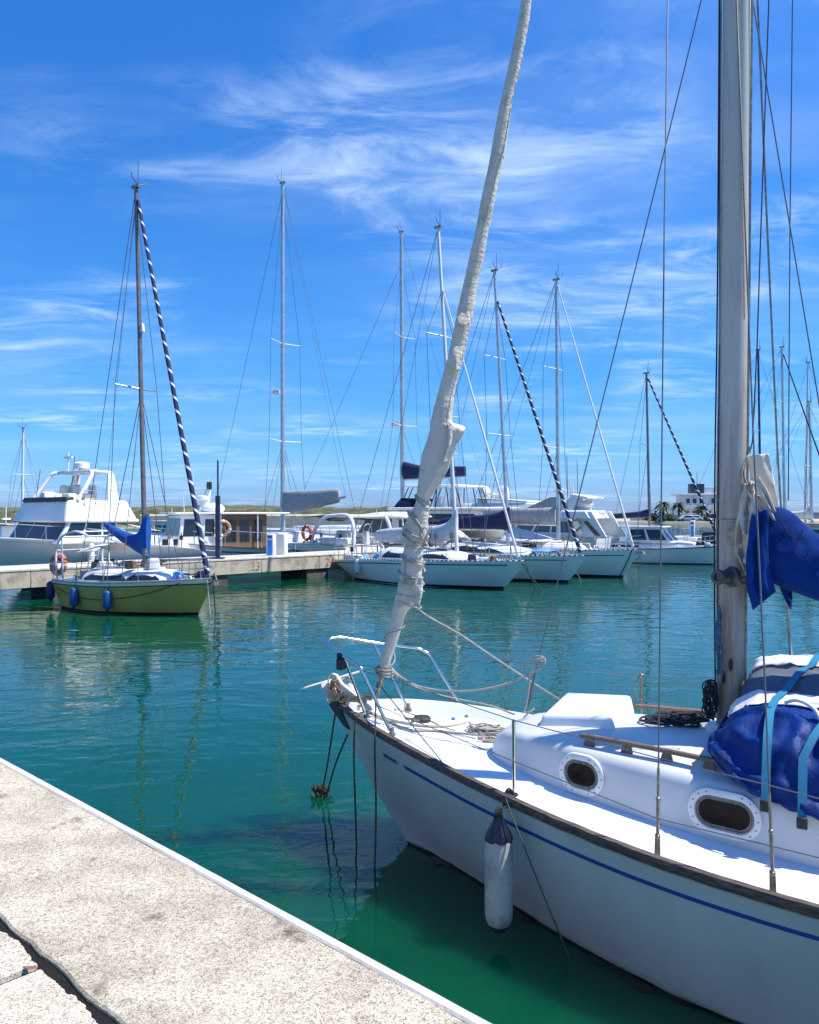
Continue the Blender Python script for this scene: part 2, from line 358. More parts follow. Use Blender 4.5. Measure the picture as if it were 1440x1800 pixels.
def ridge(name, pts, depth, mt, rough=.25, z0=0):   # pts (px, top z) at depth Y
    mb = MB(); rows = []
    xs = np.linspace(pts[0][0], pts[-1][0], 420)
    for px in xs:
        x = (px-720)/FPX*depth; zt = tab(pts, px)+rough*noise.fractal((x*.25, depth*.1, 0), 1, 2, 5)
        row = []
        for j in range(9):
            t = j/8; row.append((x+.6*noise.noise((x, j, 0)), depth+t*26-6*math.sin(t*PI), z0+(zt-z0)*math.sin(min(t*1.35, 1)*PI/2)+(.4*rough*noise.noise((x*.9, j*1.7, 3)) if 0 < j else 0)))
        rows.append(row)
    mb.rings(rows, closed=False); return struct(mb.build(name, mt))
ridge('hills', [(-300, 3.3), (0, 4.1), (60, 4.0), (140, 3.9), (300, 4.4), (420, 4.5), (520, 4.2), (600, 4.0), (690, 4.1), (760, 3.7), (840, 2.2), (900, .6)], 190, M['dune'], .45)
mb = MB(); a = Vector((-56, 170, 0)); b = Vector((8, 178, 0))
prof = [(0, -1), (0, 2.1), (.6, 2.4), (3, 2.4), (3, -1)]
mb.rings([[(a+(b-a)*t).to_tuple()[:1]+((a+(b-a)*t).y+u, z+.05*noise.noise((t*40, z, 0))) for u, z in prof] for t in np.linspace(0, 1, 40)])
tag(recenter(mb.build('sea_wall', M['seawall'], angle=30)), 'long pale stone sea wall in front of the scrub covered dune', 'wall')
# low land far to the right, with the harbour building
mb = MB(); rows = []
for i in range(60):
    x = 20+i*3.4; y = 214+4*math.sin(i*.2)
    rows.append([(x, y, -.5), (x, y+.5, .5+.25*noise.noise((x*.3, 0, 0))), (x, y+7, .7), (x, y+60, .7)])
mb.rings(rows, closed=False); struct(mb.build('shore', M['seawall']))

# ------------------------------------------------------------------ pier
PD = Vector((6.2+3.4, 6+4.4, 0)).normalized(); PB = Vector((-12.5, 26.6, 0)); PN = Vector((-PD.y, PD.x, 0))
def pp(t, d, z): p = PB+PD*t+PN*d; return Vector((p.x, p.y, z))
pier = thing('concrete_pier', 'long low concrete pier on dark supports with faded red berth numbers', 'pier', (PB.x, PB.y, 0))
def Lp(v): return Vector(v)-pier.location
LP = 30
mb = MB(); bt = list(np.arange(-6, LP, 3.1))
for i, t in enumerate(bt):     # precast beams
    t1 = t+3.085
    mb.rings([[Lp(pp(x, .0, .42)), Lp(pp(x, -.01, .97+.012*noise.noise((x*2, 0, 0)))), Lp(pp(x, .2, .98)), Lp(pp(x, .2, .42))] for x in np.linspace(t, t1, 8)])
mb.build('edge_beam', M['conc'], pier, bevel=.015)
mb = MB(); mb.slab([Lp(pp(-6, -.03, .975)), Lp(pp(LP, -.03, .975)), Lp(pp(LP, 2.2, .975)), Lp(pp(-6, 2.2, .975))], (0, 0, .07)); mb.build('deck_slab', mat('pier_deck', (.56, .50, .42), .9, var=.2, vs=3, bump=.3, bs=20), pier, bevel=.01)
for t in (-2.2, 1.6, 7.3, 12.6, 17.5, 22.5, 27):
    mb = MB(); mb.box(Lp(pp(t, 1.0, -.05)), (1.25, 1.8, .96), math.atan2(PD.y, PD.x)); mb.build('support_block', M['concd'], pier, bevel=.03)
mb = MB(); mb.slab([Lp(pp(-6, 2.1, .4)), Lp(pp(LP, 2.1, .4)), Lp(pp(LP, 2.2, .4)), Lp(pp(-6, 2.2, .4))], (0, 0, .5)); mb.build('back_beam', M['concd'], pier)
def text_obj(txt, name, size, mt, origin, xd, zd, parent, ext=.002):
    cu = bpy.data.curves.new('t', 'FONT'); cu.body = txt; cu.size = size; cu.extrude = ext; cu.align_x = 'CENTER'
    o = bpy.data.objects.new('t', cu); C.objects.link(o); bpy.context.view_layer.update()
    me = bpy.data.meshes.new_from_object(o); bpy.data.objects.remove(o)
    xd = Vector(xd).normalized(); zd = Vector(zd).normalized(); nd = xd.cross(zd)
    for v in me.vertices:
        p = v.co.copy(); v.co = Vector(origin)+xd*p.x+zd*p.y+nd*p.z
    me.materials.clear(); me.materials.append(mt); me.name = name
    r = bpy.data.objects.new(name, me); C.objects.link(r); r.parent = parent; return r
def pier_t(px):
    k = (px-720)/FPX; return (k*PB.y-PB.x)/(PD.x-k*PD.y)
for txt, px in (('23', 449), ('24', 579)):
    text_obj(txt, 'berth_number', .5, M['paintred'], Lp(pp(pier_t(px), -.012, .53)), PD, (0, 0, 1), pier)
# second pier at the right behind the boats
mb = MB(); A = Vector((7.2, 49.5, 0)); B2 = Vector((25, 53, 0)); d = (B2-A).normalized(); n2 = Vector((-d.y, d.x, 0))
mb.slab([A+Vector((0, 0, .5)), B2+Vector((0, 0, .5)), B2+n2*2+Vector((0, 0, .5)), A+n2*2+Vector((0, 0, .5))], (0, 0, .4))
tag(recenter(mb.build('concrete_pier', mat('brown_pier', (.40, .30, .22), .9, var=.25, vs=1.5), bevel=.03)), 'distant brownish pier behind the bows at the right, with white pedestals', 'pier')
def pedestal(px, py, Y, hgt, wid, blue, label, group):
    p = W(px, py, Y); r = thing('service_pedestal', label, 'pedestal', (p.x, p.y, p.z), math.radians(-18), group)
    mb = MB(); mb.box((0, 0, hgt/2), (wid, wid*.8, hgt)); mb.build('cabinet', M['white'], r, bevel=.05)
    if blue:
        mb = MB(); mb.box((0, -wid*.4-.004, hgt*.42), (wid*.62, .02, hgt*.62)); mb.build('front_panel', M['pblue'], r, bevel=.004)
        mb = MB(); mb.box((0, -wid*.4-.004, hgt*.86), (wid*.62, .02, hgt*.12)); mb.build('socket_recess', M['shade'], r)
    return r
pedestal(477, 980, 35.0, 1.02, .36, True, 'white service pedestal with a bright blue front panel on the near pier', None)
pedestal(496, 980, 35.6, 1.05, .42, False, 'plain white cabinet beside the blue fronted pedestal on the near pier', None)
pedestal(1084, 956, 50.6, 1.0, .42, True, 'distant blue and white pedestal beyond the bow with a white furled sail', None)
pedestal(1217, 950, 53.2, 1.3, .32, True, 'distant blue and white pedestal seen over the pilothouse foredeck', None)
p = pp(pier_t(392), .35, 1.045)
r = thing('steel_post', 'tall thin navy steel post with square foot on the pier beside the lifebuoy', 'post', p)
mb = MB(); mb.box((0, 0, 1.25), (.17, .17, 2.5)); mb.build('post_shaft', M['navyst'], r, bevel=.01)
mb = MB(); mb.box((0, 0, .03), (.5, .4, .06)); mb.build('base_plate', M['navyst'], r, bevel=.01)
mb = MB(); mb.tube([(0, 0, 2.5), (0, 0, 3.9)], .035); mb.build('upper_tube', M['navyst'], r)

# ------------------------------------------------------------------ boats
class Boat:
    kx = 1.0                     # length factor of the hull
    def __init__(self, name, label, bow, fwd, cat='boat', group=None):
        self.bow = Vector((bow[0], bow[1], 0)); self.f = Vector((fwd[0], fwd[1], 0)).normalized(); self.n = Vector((-self.f.y, self.f.x, 0))
        self.r = thing(name, label, cat, self.bow, math.atan2(self.f.y, self.f.x), group)
    def cp(self, px, py, n=0.):   # ray meets the vertical plane n = const -> (s, z)
        d = Vector(((px-720)/FPX, 1, 0)); t = (n+self.bow.dot(self.n))/d.dot(self.n)
        return (-(d*t-self.bow).dot(self.f)/self.kx, HC-(py-900)/FPX*t)
    def P(self, px, py, n=0.):
        s, z = self.cp(px, py, n); return Vector((-s, n, z))
    def S(self, px, py, s):       # ray meets the cross plane s = const
        d = Vector(((px-720)/FPX, 1, 0)); t = (-s+self.bow.dot(self.f))/d.dot(self.f)
        return Vector((-s, (d*t-self.bow).dot(self.n), HC-(py-900)/FPX*t))
    def loc(self, w):
        v = Vector(w)-self.bow; return Vector((v.dot(self.f), v.dot(self.n), v.z))
    def wld(self, l): return self.bow+self.f*l[0]*self.kx+self.n*l[1]+Vector((0, 0, l[2]))
def L3(s, n, z): return Vector((-s, n, z))

class Hull:
    def __init__(s_, L, rake, over, dk, wl, F, p=.9, rk=1.15):
        s_.L, s_.rake, s_.over, s_.dk, s_.wl, s_.F, s_.p, s_.rk = L, rake, over, dk, wl, F, p, rk
    def pt(h, u, v, side, off=0):
        vv = max(v, 0); s0 = h.rake*max(0, 1-vv)**h.rk; s1 = h.L-h.over*(1-vv); s = s0+(s1-s0)*u
        w0 = h.wl(u); d0 = h.dk(u, side)
        n = w0+(d0-w0)*vv**h.p
        if v < 0: n = w0*(1+v)
        z = v*h.F(s) if v >= 0 else v*.6
        return L3(s, (n+off)*side, z)
    def us(h, N): return [(.5-.5*math.cos(PI*i/N))*.35+.65*(i/N) for i in range(N+1)]
    def hull(h, mt, parent, N=40, V=8):
        mb = MB(); vs = [-.5, -.15]+[i/V for i in range(V+1)]
        for side in (1, -1):
            rows = [[h.pt(u, v, side) for v in vs] for u in h.us(N)]
            if side < 0: rows = [r[::-1] for r in rows]
            mb.rings(rows, closed=False)
        a = [h.pt(1, v, 1) for v in vs]; b = [h.pt(1, v, -1) for v in vs]
        mb.rings([a, [(x+y)/2+Vector((-.05, 0, 0)) for x, y in zip(a, b)], b], closed=False)
        return mb.build('hull', mt, parent, angle=50)
    def deck(h, mt, parent, drop=.02, camber=.06, N=40, name='deck'):
        mb = MB(); rows = []
        for u in h.us(N):
            a = h.pt(u, 1, 1); b = h.pt(u, 1, -1); row = []
            for j in range(9):
                t = j/8; p = a.lerp(b, t); p.z += -drop+camber*min(1, a.y*1.2)*(1-(2*t-1)**2); row.append(p)
            rows.append(row)
        mb.rings(rows, closed=False); return mb.build(name, mt, parent)
    def band(h, name, mt, parent, v0, v1, u0=0., u1=1., off=.004, N=40, sides=(1, -1)):
        mb = MB()
        for side in sides:
            rows = []
            for i in range(N+1):
                u = u0+(u1-u0)*i/N
                a = v0(u) if callable(v0) else v0; b = v1(u) if callable(v1) else v1
                rows.append([h.pt(u, a, side, -.02), h.pt(u, a, side, off), h.pt(u, (a+b)/2, side, off), h.pt(u, b, side, off), h.pt(u, b, side, -.02)])
            mb.rings(rows, closed=False)
        return mb.build(name, mt, parent, angle=60)
    def rail(h, name, mt, parent, r=.03, dz=.0, off=0., u0=0., u1=1., N=48, n=6, flat=1.):
        mb = MB()
        pts = [h.pt(u0+(u1-u0)*i/N, 1, 1, off)+Vector((0, 0, dz)) for i in range(N+1)]
        pts2 = [h.pt(u0+(u1-u0)*i/N, 1, -1, off)+Vector((0, 0, dz)) for i in range(N+1)]
        if u0 == 0: mb.tube(pts[::-1]+pts2[1:], r, n)
        else: mb.tube(pts, r, n); mb.tube(pts2, r, n)
        return mb.build(name, mt, parent)
def plan(B, tr, mx=.58, a=1.9, b=.85):
    def f(u, side=1):
        if u < mx: return B*(1-(1-u/mx)**a)**b if u > 0 else 0.
        return B*(1-(1-tr)*((u-mx)/(1-mx))**2)
    return f
def sheer(Fb, Fm, Fs, L):
    t = [(0, Fb), (L*.62, Fm), (L, Fs)]
    return lambda s: tab(t, s)

def loft_house(sec, K=18, flat=.35, exp=3.2):
    """sec: (s, half width at base, z base, z shoulder, crown); rounded cross sections across the boat"""
    rings = []
    for s, w, zb, zs, cr in sec:
        ring = []
        for j in range(K+1):
            a = PI*j/K; c, q = math.cos(a), math.sin(a)
            n = w*(abs(c)**(2/exp))*(1 if c >= 0 else -1); z = zb+(zs-zb)*(abs(q)**(2/exp))+cr*(1-(n/max(w, 1e-4))**2)*abs(q)
            ring.append(L3(s, n*(1-.10*(z-zb)/max(zs-zb, .01)), z))
        rings.append(ring)
    return rings
def bundle(mb, prof, K=14, lump=.02, sc=6, m=0):
    """prof (s, zlo, zhi, half width): a soft tube along the centre plane"""
    P = []
    for i in range(len(prof)-1):
        for j in range(6):
            t = j/6; P.append([tab([(k, q[c]) for k, q in enumerate(prof)], i+t) for c in range(4)])
    P.append(list(prof[-1])); rings = []
    for s, a, b, wd in P:
        ring = []
        for j in range(K):
            t = 2*PI*j/K; k = 1+lump*8*noise.noise((s*sc, math.cos(t)*1.3, math.sin(t)*1.3))
            ring.append(L3(s, wd*math.cos(t)*k, (a+b)/2+(b-a)/2*math.sin(t)*(1+lump*3*noise.noise((s*sc, t, 5)))))
        rings.append(ring)
    mb.rings(rings, m=m); return mb
def striped(mb, a, b, r0, r1, pitch=.55, rows=0, n=20, frac=.18, mid=0.):
    a, b = Vector(a), Vector(b); d = b-a; Ln = d.length; rows = rows or int(Ln/pitch*20); t = d.normalized(); x = t.orthogonal().normalized(); y = t.cross(x)
    R = []
    for i in range(rows+1):
        k = i/rows; r = r0+(r1-r0)*k+mid*math.sin(PI*k); p = a+d*k
        R.append([p+(x*math.cos(2*PI*j/n)+y*math.sin(2*PI*j/n))*r for j in range(n)])
    vs = [p for q in R for p in q]; A = []; Bf = []
    for i in range(rows):
        for j in range(n):
            f = (i*n+j, i*n+(j+1) % n, (i+1)*n+(j+1) % n, (i+1)*n+j)
            ph = (i/20+j/n) % 1.0
            (Bf if ph < frac else A).append(f)
    mb.add(vs, A, 0); mb.add(vs, Bf, 1)

def dumbwind(mb, p, k=1.):    # masthead vane and aerial
    p = Vector(p)
    mb.tube([p, p+Vector((.02, .28*k, .12)), p+Vector((.02, .34*k, .30))], .014, 5); mb.tube([p, p+Vector((0, -.22*k, .16)), p+Vector((0, -.26*k, .3))], .012, 5)
    mb.tube([p, p+Vector((0, 0, .7))], .010, 5)

def rig(bt, H, ms, zb, zt, rake, r=.075, mm='alu', stay_z=None, stay='wire', stay_s=.15, spreaders=(.55,), spw=.8, wires='wire', boom=None, cover=None, covermat='greyc', back=True, wr=.012, stays=2, gooseneck=None):
    R = bt.r
    top = L3(ms+rake, 0, zt); base = L3(ms, 0, zb)
    def at(z): return base.lerp(top, (z-zb)/(zt-zb))
    mb = MB(); mb.tube([base, top], lambda t: r*(1-.25*t), 10); m = mb.build('mast', M[mm], R)
    mb = MB(); mb.box(top+Vector((0, 0, .02)), (.34, .12, .08)); mb.build('masthead', M['dsteel'], m)
    mb = MB(); dumbwind(mb, top+Vector((.1, 0, .05))); mb.build('wind_vane', M['black'], m)
    zs = stay_z or zt-.15
    us = min(1, ms/H.L+.02); ch = [H.pt(us, 1, 1).y-.03, H.F(ms)]
    tips = {1: [], -1: []}
    for k in spreaders:
        z = zb+(zt-zb)*k; c = at(z); w = spw*(1.1-.35*k)
        for sd_ in (1, -1):
            tip = c+Vector((-.22, sd_*w, .06)); tips[sd_].append(tip)
            mb = MB(); mb.tube([c, tip], lambda t: .035-.012*t, 6); mb.build('spreader', M['aluw' if mm != 'alud' else 'alu'], R)
    for sd_ in (1, -1):
        foot = L3(ms+.25, sd_*ch[0], ch[1])
        mb = MB(); mb.tube([foot]+tips[sd_]+[at(zs)], wr, 5); mb.build('shroud', M[wires], R)
        if spreaders:
            lz = at(zb+(zt-zb)*spreaders[0]-.1)
            for ds in ((-.35, .55) if stays > 1 else (.5,)):
                mb = MB(); mb.tube([L3(ms+ds, sd_*(ch[0]-.06), ch[1]), lz], wr, 5); mb.build('shroud', M[wires], R)
    sb = L3(stay_s, 0, H.F(0)+.15); st = at(zs)+Vector((.08, 0, 0))
    if stay == 'wire': mb = MB(); mb.tube([sb, st], wr, 5); mb.build('forestay', M[wires], R)
    elif stay == 'white': mb = MB(); mb.tube([sb, st], lambda t: .055-.03*t, 8); mb.build('furled_sail', M['aluw'], R)
    elif stay == 'stripe':
        mb = MB(); striped(mb, sb, st, .085, .05, .42); mb.build('furled_sail', [M['navy'], M['white']], R)
    elif stay == 'dark': mb = MB(); mb.tube([sb, st], lambda t: .06-.02*t, 8); mb.build('furled_sail', M['navy'], R)
    if back:
        mb = MB(); mb.tube([top, L3(H.L-.15, 0, H.F(H.L)+.1)], wr, 5); mb.build('backstay', M[wires], R)
    if boom:
        b0, b1, z0, z1 = boom
        mb = MB(); mb.tube([L3(b0, 0, z0), L3(b1, 0, z1)], .06, 8); mb.build('boom', M['alu'], R)
        mb = MB(); mb.tube([L3(b1-.05, 0, z1), top], wr*.7, 5); mb.build('topping_lift', M[wires], R)
    if cover:
        mb = MB(); bundle(mb, cover); mb.build('sail_cover', M[covermat], R)

def deck_gear(bt, H, hts=.55, n=5, pul=True, push=True, u0=.12, u1=.95, two=True, mt='dsteel', r=.013):
    R = bt.r; us = [u0+(u1-u0)*i/(n-1) for i in range(n)]
    for side in (1, -1):
        tops = []
        for u in us:
            a = H.pt(u, 1, side)-Vector((0, side*.06, .0)); b = a+Vector((0, 0, hts)); tops.append(b)
            mb = MB(); mb.tube([a, b], r, 6); mb.build('stanchion', M[mt], R)
        mb = MB(); mb.tube(tops, .007, 4); mb.build('lifeline', M['wire'], R)
        if two: mb = MB(); mb.tube([t-Vector((0, 0, hts*.5)) for t in tops], .006, 4); mb.build('lifeline', M['wire'], R)
    if pul:
        pr = lambda u, side, z: H.pt(u, 1, side)-Vector((0, side*.05, -z))
        tip = H.pt(0, 1, 1)+Vector((.12, 0, hts+.08))
        mb = MB(); path = [pr(u0, 1, 0), pr(u0, 1, hts), pr(u0*.45, 1, hts+.04), tip, pr(u0*.45, -1, hts+.04), pr(u0, -1, hts), pr(u0, -1, 0)]
        mb.tube(path, r*1.15, 6)
        for side in (1, -1): mb.tube([pr(u0*.35, side, 0), pr(u0*.4, side, hts+.03)], r*1.1, 6)
        mb.tube([pr(u0, 1, hts*.5), pr(u0*.4, 1, hts*.55), tip-Vector((.1, 0, hts*.5)), pr(u0*.4, -1, hts*.55), pr(u0, -1, hts*.5)], r, 5)
        mb.build('pulpit', M['steel'], R)
    if push:
        pr = lambda u, side, z: H.pt(u, 1, side)-Vector((0, side*.06, -z))
        mb = MB(); mb.tube([pr(u1-.06, 1, hts), pr(1, 1, hts), pr(1, 1, hts)+Vector((0, -.2, 0))], r, 6); mb.tube([pr(u1-.06, -1, hts), pr(1, -1, hts), pr(1, -1, hts)+Vector((0, .2, 0))], r, 6)
        for side in (1, -1):
            for u in (u1-.06, 1.): mb.tube([pr(u, side, 0), pr(u, side, hts)], r, 6)
        mb.build('stern_rail', M['steel'], R)

def face_quad(a, b, c, d, u0, u1, v0, v1, off):   # patch on a quad face, pushed out along its normal
    a, b, c, d = map(Vector, (a, b, c, d))
    f = lambda u, v: a.lerp(b, u).lerp(d.lerp(c, u), v)
    n = (b-a).cross(d-a).normalized()*off
    P = [f(u0, v0), f(u1, v0), f(u1, v1), f(u0, v1)]
    return [p-n*1.5 for p in P], n*2.5
class House:           # a tapered deckhouse: bottom rectangle and top rectangle in boat coordinates
    def __init__(h, s0, s1, w, z0, t0, t1, tw, z1, w2=None, tw2=None):
        w2 = w2 or w; tw2 = tw2 or tw
        h.b = [L3(s0, w, z0), L3(s0, -w, z0), L3(s1, -w2, z0), L3(s1, w2, z0)]      # front port, front stbd, aft stbd, aft port
        h.t = [L3(t0, tw, z1), L3(t0, -tw, z1), L3(t1, -tw2, z1), L3(t1, tw2, z1)]
    def build(h, name, mt, parent, bevel=.05):
        mb = MB(); mb.add(h.b+h.t, [(0, 1, 2, 3), (7, 6, 5, 4), (4, 5, 1, 0), (5, 6, 2, 1), (6, 7, 3, 2), (7, 4, 0, 3)]); return mb.build(name, mt, parent, bevel=bevel, seg=3)
    def win(h, name, mt, parent, face, u0, u1, v0, v1, off=.012):
        b, t = h.b, h.t
        q = {'port': (b[3], b[0], t[0], t[3]), 'stbd': (b[1], b[2], t[2], t[1]), 'front': (b[0], b[1], t[1], t[0]), 'aft': (b[2], b[3], t[3], t[2])}[face]
        P, n = face_quad(*q, u0, u1, v0, v1, -off)
        # outward side
        cen = sum(h.b+h.t, Vector())/8; 
        if (P[0]+n-cen).length < (P[0]-cen).length: P, n = face_quad(*q, u0, u1, v0, v1, off)
        mb = MB(); mb.slab(P, n); return mb.build(name, mt, parent, bevel=.006)

def fender_thing(p, Ln, r, mt, label, capm=None, group=None, rope_to=None):
    o = thing('fender', label, 'fender', p, 0, group)
    prof = [(0, .25), (.03, .55), (.08, .85), (.16, 1), (.5, 1.02), (.84, 1), (.92, .85), (.97, .5), (1, .28)]
    mb = MB(); mb.rings([[(r*k*math.cos(2*PI*j/14), r*k*math.sin(2*PI*j/14), Ln*t) for j in range(14)] for t, k in prof]); mb.build('fender_body', mt, o)
    mb = MB(); mb.rings([[(r*k*math.cos(2*PI*j/10), r*k*math.sin(2*PI*j/10), z) for j in range(10)] for z, k in ((-.06, .12), (-.05, .22), (.02, .4))]); mb.build('end_cap', capm or M['black'], o)
    if rope_to is not None:
        mb = MB(); mb.tube([(0, 0, Ln), Vector(rope_to)-Vector(p)], .008, 5); mb.build('lanyard', M['roped'], o)
    return o
def ring_buoy(p, R, r, ax, mt, label, cat='lifebuoy', bands=True):
    o = thing('lifebuoy', label, cat, p); mb = MB(); mb.torus((0, 0, 0), R, r, ax, 28, 8); mb.build('ring', mt, o)
    if bands:
        axv = Vector(ax).normalized(); a = axv.orthogonal().normalized(); b = axv.cross(a)
        for k in range(4):
            t = PI/4+k*PI/2; d = a*math.cos(t)+b*math.sin(t); td = axv.cross(d)
            mb = MB(); mb.tube([d*R-td*.035, d*R+td*.035], r*1.06, 10); mb.build('band', M['white'], o)
    return o

exec_parts = []

# ------------------------------------------------------------------ the near sailing boat
fb = Boat('sailing_boat', 'white sailing boat with blue stripe and furled grey sail moored close to the quay', (-.669, 7.522), (-math.cos(math.radians(28)), math.sin(math.radians(28))))
R = fb.r
FT = lambda s: 1.15-.33*(2*min(s/5, 1)-min(s/5, 1)**2)
DKP = [(0, 0), (.14, .075), (.3, .19), (.62, .38), (1.0, .57), (1.35, .735), (1.7, .895), (2.1, 1.06), (2.5, 1.22), (3.1, 1.41), (3.5, 1.5), (4, 1.58), (5, 1.66), (6, 1.62), (7.2, 1.42), (8.5, 1.05)]
DKS = [(0, 0), (.14, .10), (.3, .25), (.52, .46), (.91, .66), (1.39, .83), (1.8, .97), (2.5, 1.22), (3.1, 1.41), (3.5, 1.5), (4, 1.58), (5, 1.66), (6, 1.62), (7.2, 1.42), (8.5, 1.05)]
WLT = [(.75, 0), (1.0, .09), (1.59, .40), (1.98, .65), (2.54, .96), (2.97, 1.15), (3.28, 1.27), (4, 1.42), (5, 1.48), (6, 1.35), (8.1, .7)]
FL = 8.5
fh = Hull(FL, .75, .4, lambda u, sd: tab(DKP if sd > 0 else DKS, u*FL), lambda u: tab(WLT, .75+u*(FL-.4-.75)), FT, p=.95, rk=1.25)
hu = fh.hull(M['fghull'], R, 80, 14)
fh.deck(M['deck'], R, .05, .05, 90)
# wooden toe rail with a flat rounded section
mb = MB()
for sd in (1, -1):
    rr = []
    for i in range(121):
        u = (i/120)**1.3; p = fh.pt(u, 1, sd); q = fh.pt(min(u+.004, 1), 1, sd) if u < .99 else p+(p-fh.pt(u-.004, 1, sd))
        t = (q-p).normalized(); o = Vector((t.y, -t.x, 0))*(1 if sd > 0 else -1); o = o if o.y*sd > 0 or abs(o.y) < .02 else -o
        wv = .004*noise.noise((u*60, sd, 0)); rr.append([p+o*a+Vector((0, 0, b+wv)) for a, b in ((.022, -.03), (.028, .0), (.022, .022), (-.016, .027), (-.026, .016), (-.028, -.06))])
    mb.rings(rr)
mb.build('toe_rail', M['wood'], R, angle=50)
for sd in (1, -1):
    fh.band('painted_stripe', M['bstripe'], R, .793, .823, .105, 1, .003, 70, (sd,))
    fh.band('painted_stripe', M['bstripe'], R, .793, .823, .072, .094, .003, 8, (sd,))
fh.band('waterline_growth', M['weed'], R, -.06, lambda u: .012+.012*noise.noise((u*40, 2, 0)), 0.0, 1, .012, 160)

fh.band('waterline_stain', mat('waterline_stain', (.22, .24, .19), .5, var=.4, vs=9), R, .0, lambda u: .022+.016*noise.noise((u*23, 5, 0)), 0.0, 1, .0035, 160)
mb = MB(); rr = []
for i in range(301):
    u = i/300; p = fh.pt(u, 0, 1); w_ = max(.012, .07+.26*noise.noise((u*13, 4.2, 0))+.12*noise.noise((u*47, 1.2, 0))+.05*noise.noise((u*150, 9, 0)))*min(1, u*25)
    q = fh.pt(u, 0, 1, w_); rr.append([p+Vector((0, -.05, .008)), p.lerp(q, .5)+Vector((0, 0, .008)), q+Vector((0, 0, .004))])
mb.rings(rr, closed=False); mb.build('weed_fringe', M['weedw'], R)
# coachroof
CS = [(1.60, .16, .05, .05), (1.64, .26, .12, .10), (1.72, .33, .20, .0), (1.86, .42, .245, .03), (2.05, .51, .275, .05)]
mb = MB(); secs = []
for s, w_, hgt, cr in ((1.585, .12, .03, 0), (1.60, .2, .08, .0), (1.66, .29, .17, .01), (1.75, .36, .235, .02), (1.88, .44, .275, .04), (2.05, .52, .30, .06), (2.3, .61, .32, .085), (2.6, .70, .335, .10), (3.0, .81, .35, .115), (3.4, .90, .36, .125), (3.8, .97, .365, .13), (4.4, 1.02, .36, .13), (5.4, 1.02, .35, .13), (5.5, .98, .33, .1)):
    secs.append((s, w_, FT(s)-.06, FT(s)-.02+hgt, cr))
rings = []
for s, w_, zb, zs, cr in secs:
    ring = []
    def pr(n, z): ring.append(L3(s, n, z))
    h_ = zs-zb; rad = min(.09, h_*.45)
    half = [(w_, zb), (w_-.015, zb+h_*.35), (w_-.035, zs-rad*1.1)]
    for k in range(1, 6):
        a = PI/2*k/5; half.append((w_-.04-rad*(1-math.cos(a)), zs-rad*1.0+rad*math.sin(a)))
    x0 = half[-1][0]
    for k in range(1, 8):
        n = x0*(1-k/8); half.append((n, zs+cr*(1-(n/x0)**2)))
    half.append((0, zs+cr))
    for n, z in half: pr(n, z)
    for n, z in half[::-1][1:]: pr(-n, z)
    rings.append(ring)
mb.rings(rings); cab = mb.build('coachroof', M['roof'], R, angle=70)
def roof_z(s, n):
    zs = tab([(q[0], q[3]) for q in secs], s); cr = tab([(q[0], q[4]) for q in secs], s); w_ = tab([(q[0], q[1]) for q in secs], s)-.12
    return zs+cr*(1-min(1, abs(n)/w_)**2)
def side_n(s, z):
    w_ = tab([(q[0], q[1]) for q in secs], s); zb = tab([(q[0], q[2]) for q in secs], s); zs = tab([(q[0], q[3]) for q in secs], s)
    return w_-.035*(z-zb)/(zs-zb)
M['gasket'] = mat('old_window_seal', (.20, .185, .155), .6, var=.4, vs=30)
# oval windows
def oval(c, a, b, n=40, k=0):      # stadium outline: straight top and bottom, round ends
    h = a-b; out = []
    for i in range(n):
        t = 2*PI*i/n; cx = h if math.cos(t) >= 0 else -h
        out.append((c[0]+cx+b*math.cos(t), c[1]+b*math.sin(t)*(1-.0)))
    return out
def window(sc, zc, la, lb, side=1):
    def on(s, z, off): return L3(s, side*(side_n(s, z)+off), z)
    fr = MB(); rg = []
    def o_(a, b, off): return [on(s, z, off) for s, z in oval((sc, zc), b+(la-lb), b)]
    rg = [o_(la, lb, -.02), o_(la, lb, .010), o_(la-.012, lb-.012, .016), o_(0, lb*.72, .016), o_(la*.76, lb*.69, .006), o_(la*.74, lb*.67, .003)]
    fr.rings(rg, cap=False); f_ = fr.build('window_frame', M['white'], R, angle=35)
    g = MB(); g.rings([o_(la*.765, lb*.70, .002), o_(la*.75, lb*.68, .012), o_(la*.68, lb*.63, .013), o_(la*.665, lb*.61, .004), o_(la*.63, lb*.585, .004), o_(la*.62, lb*.575, .009), o_(la*.58, lb*.54, .009), o_(la*.57, lb*.53, .003)], cap=False); g.build('gasket', M['gasket'], f_)
    p_ = MB(); p_.add(o_(la*.66, lb*.55, .0035), [tuple(range(40))]); p_.build('pane', M['pane'], f_, smooth=False)
    sc_ = MB()
    for s, z in oval((sc, zc), la-lb+lb*.86, lb*.86, 14): sc_.ball(on(s, z, .017), (.0055, .004, .0055), 6, 4)
    sc_.build('screws', M['dsteel'], f_)
for side in (1, -1):
    window(2.475, 1.045, .175, .138, side); window(3.455, 1.015, .222, .142, side)
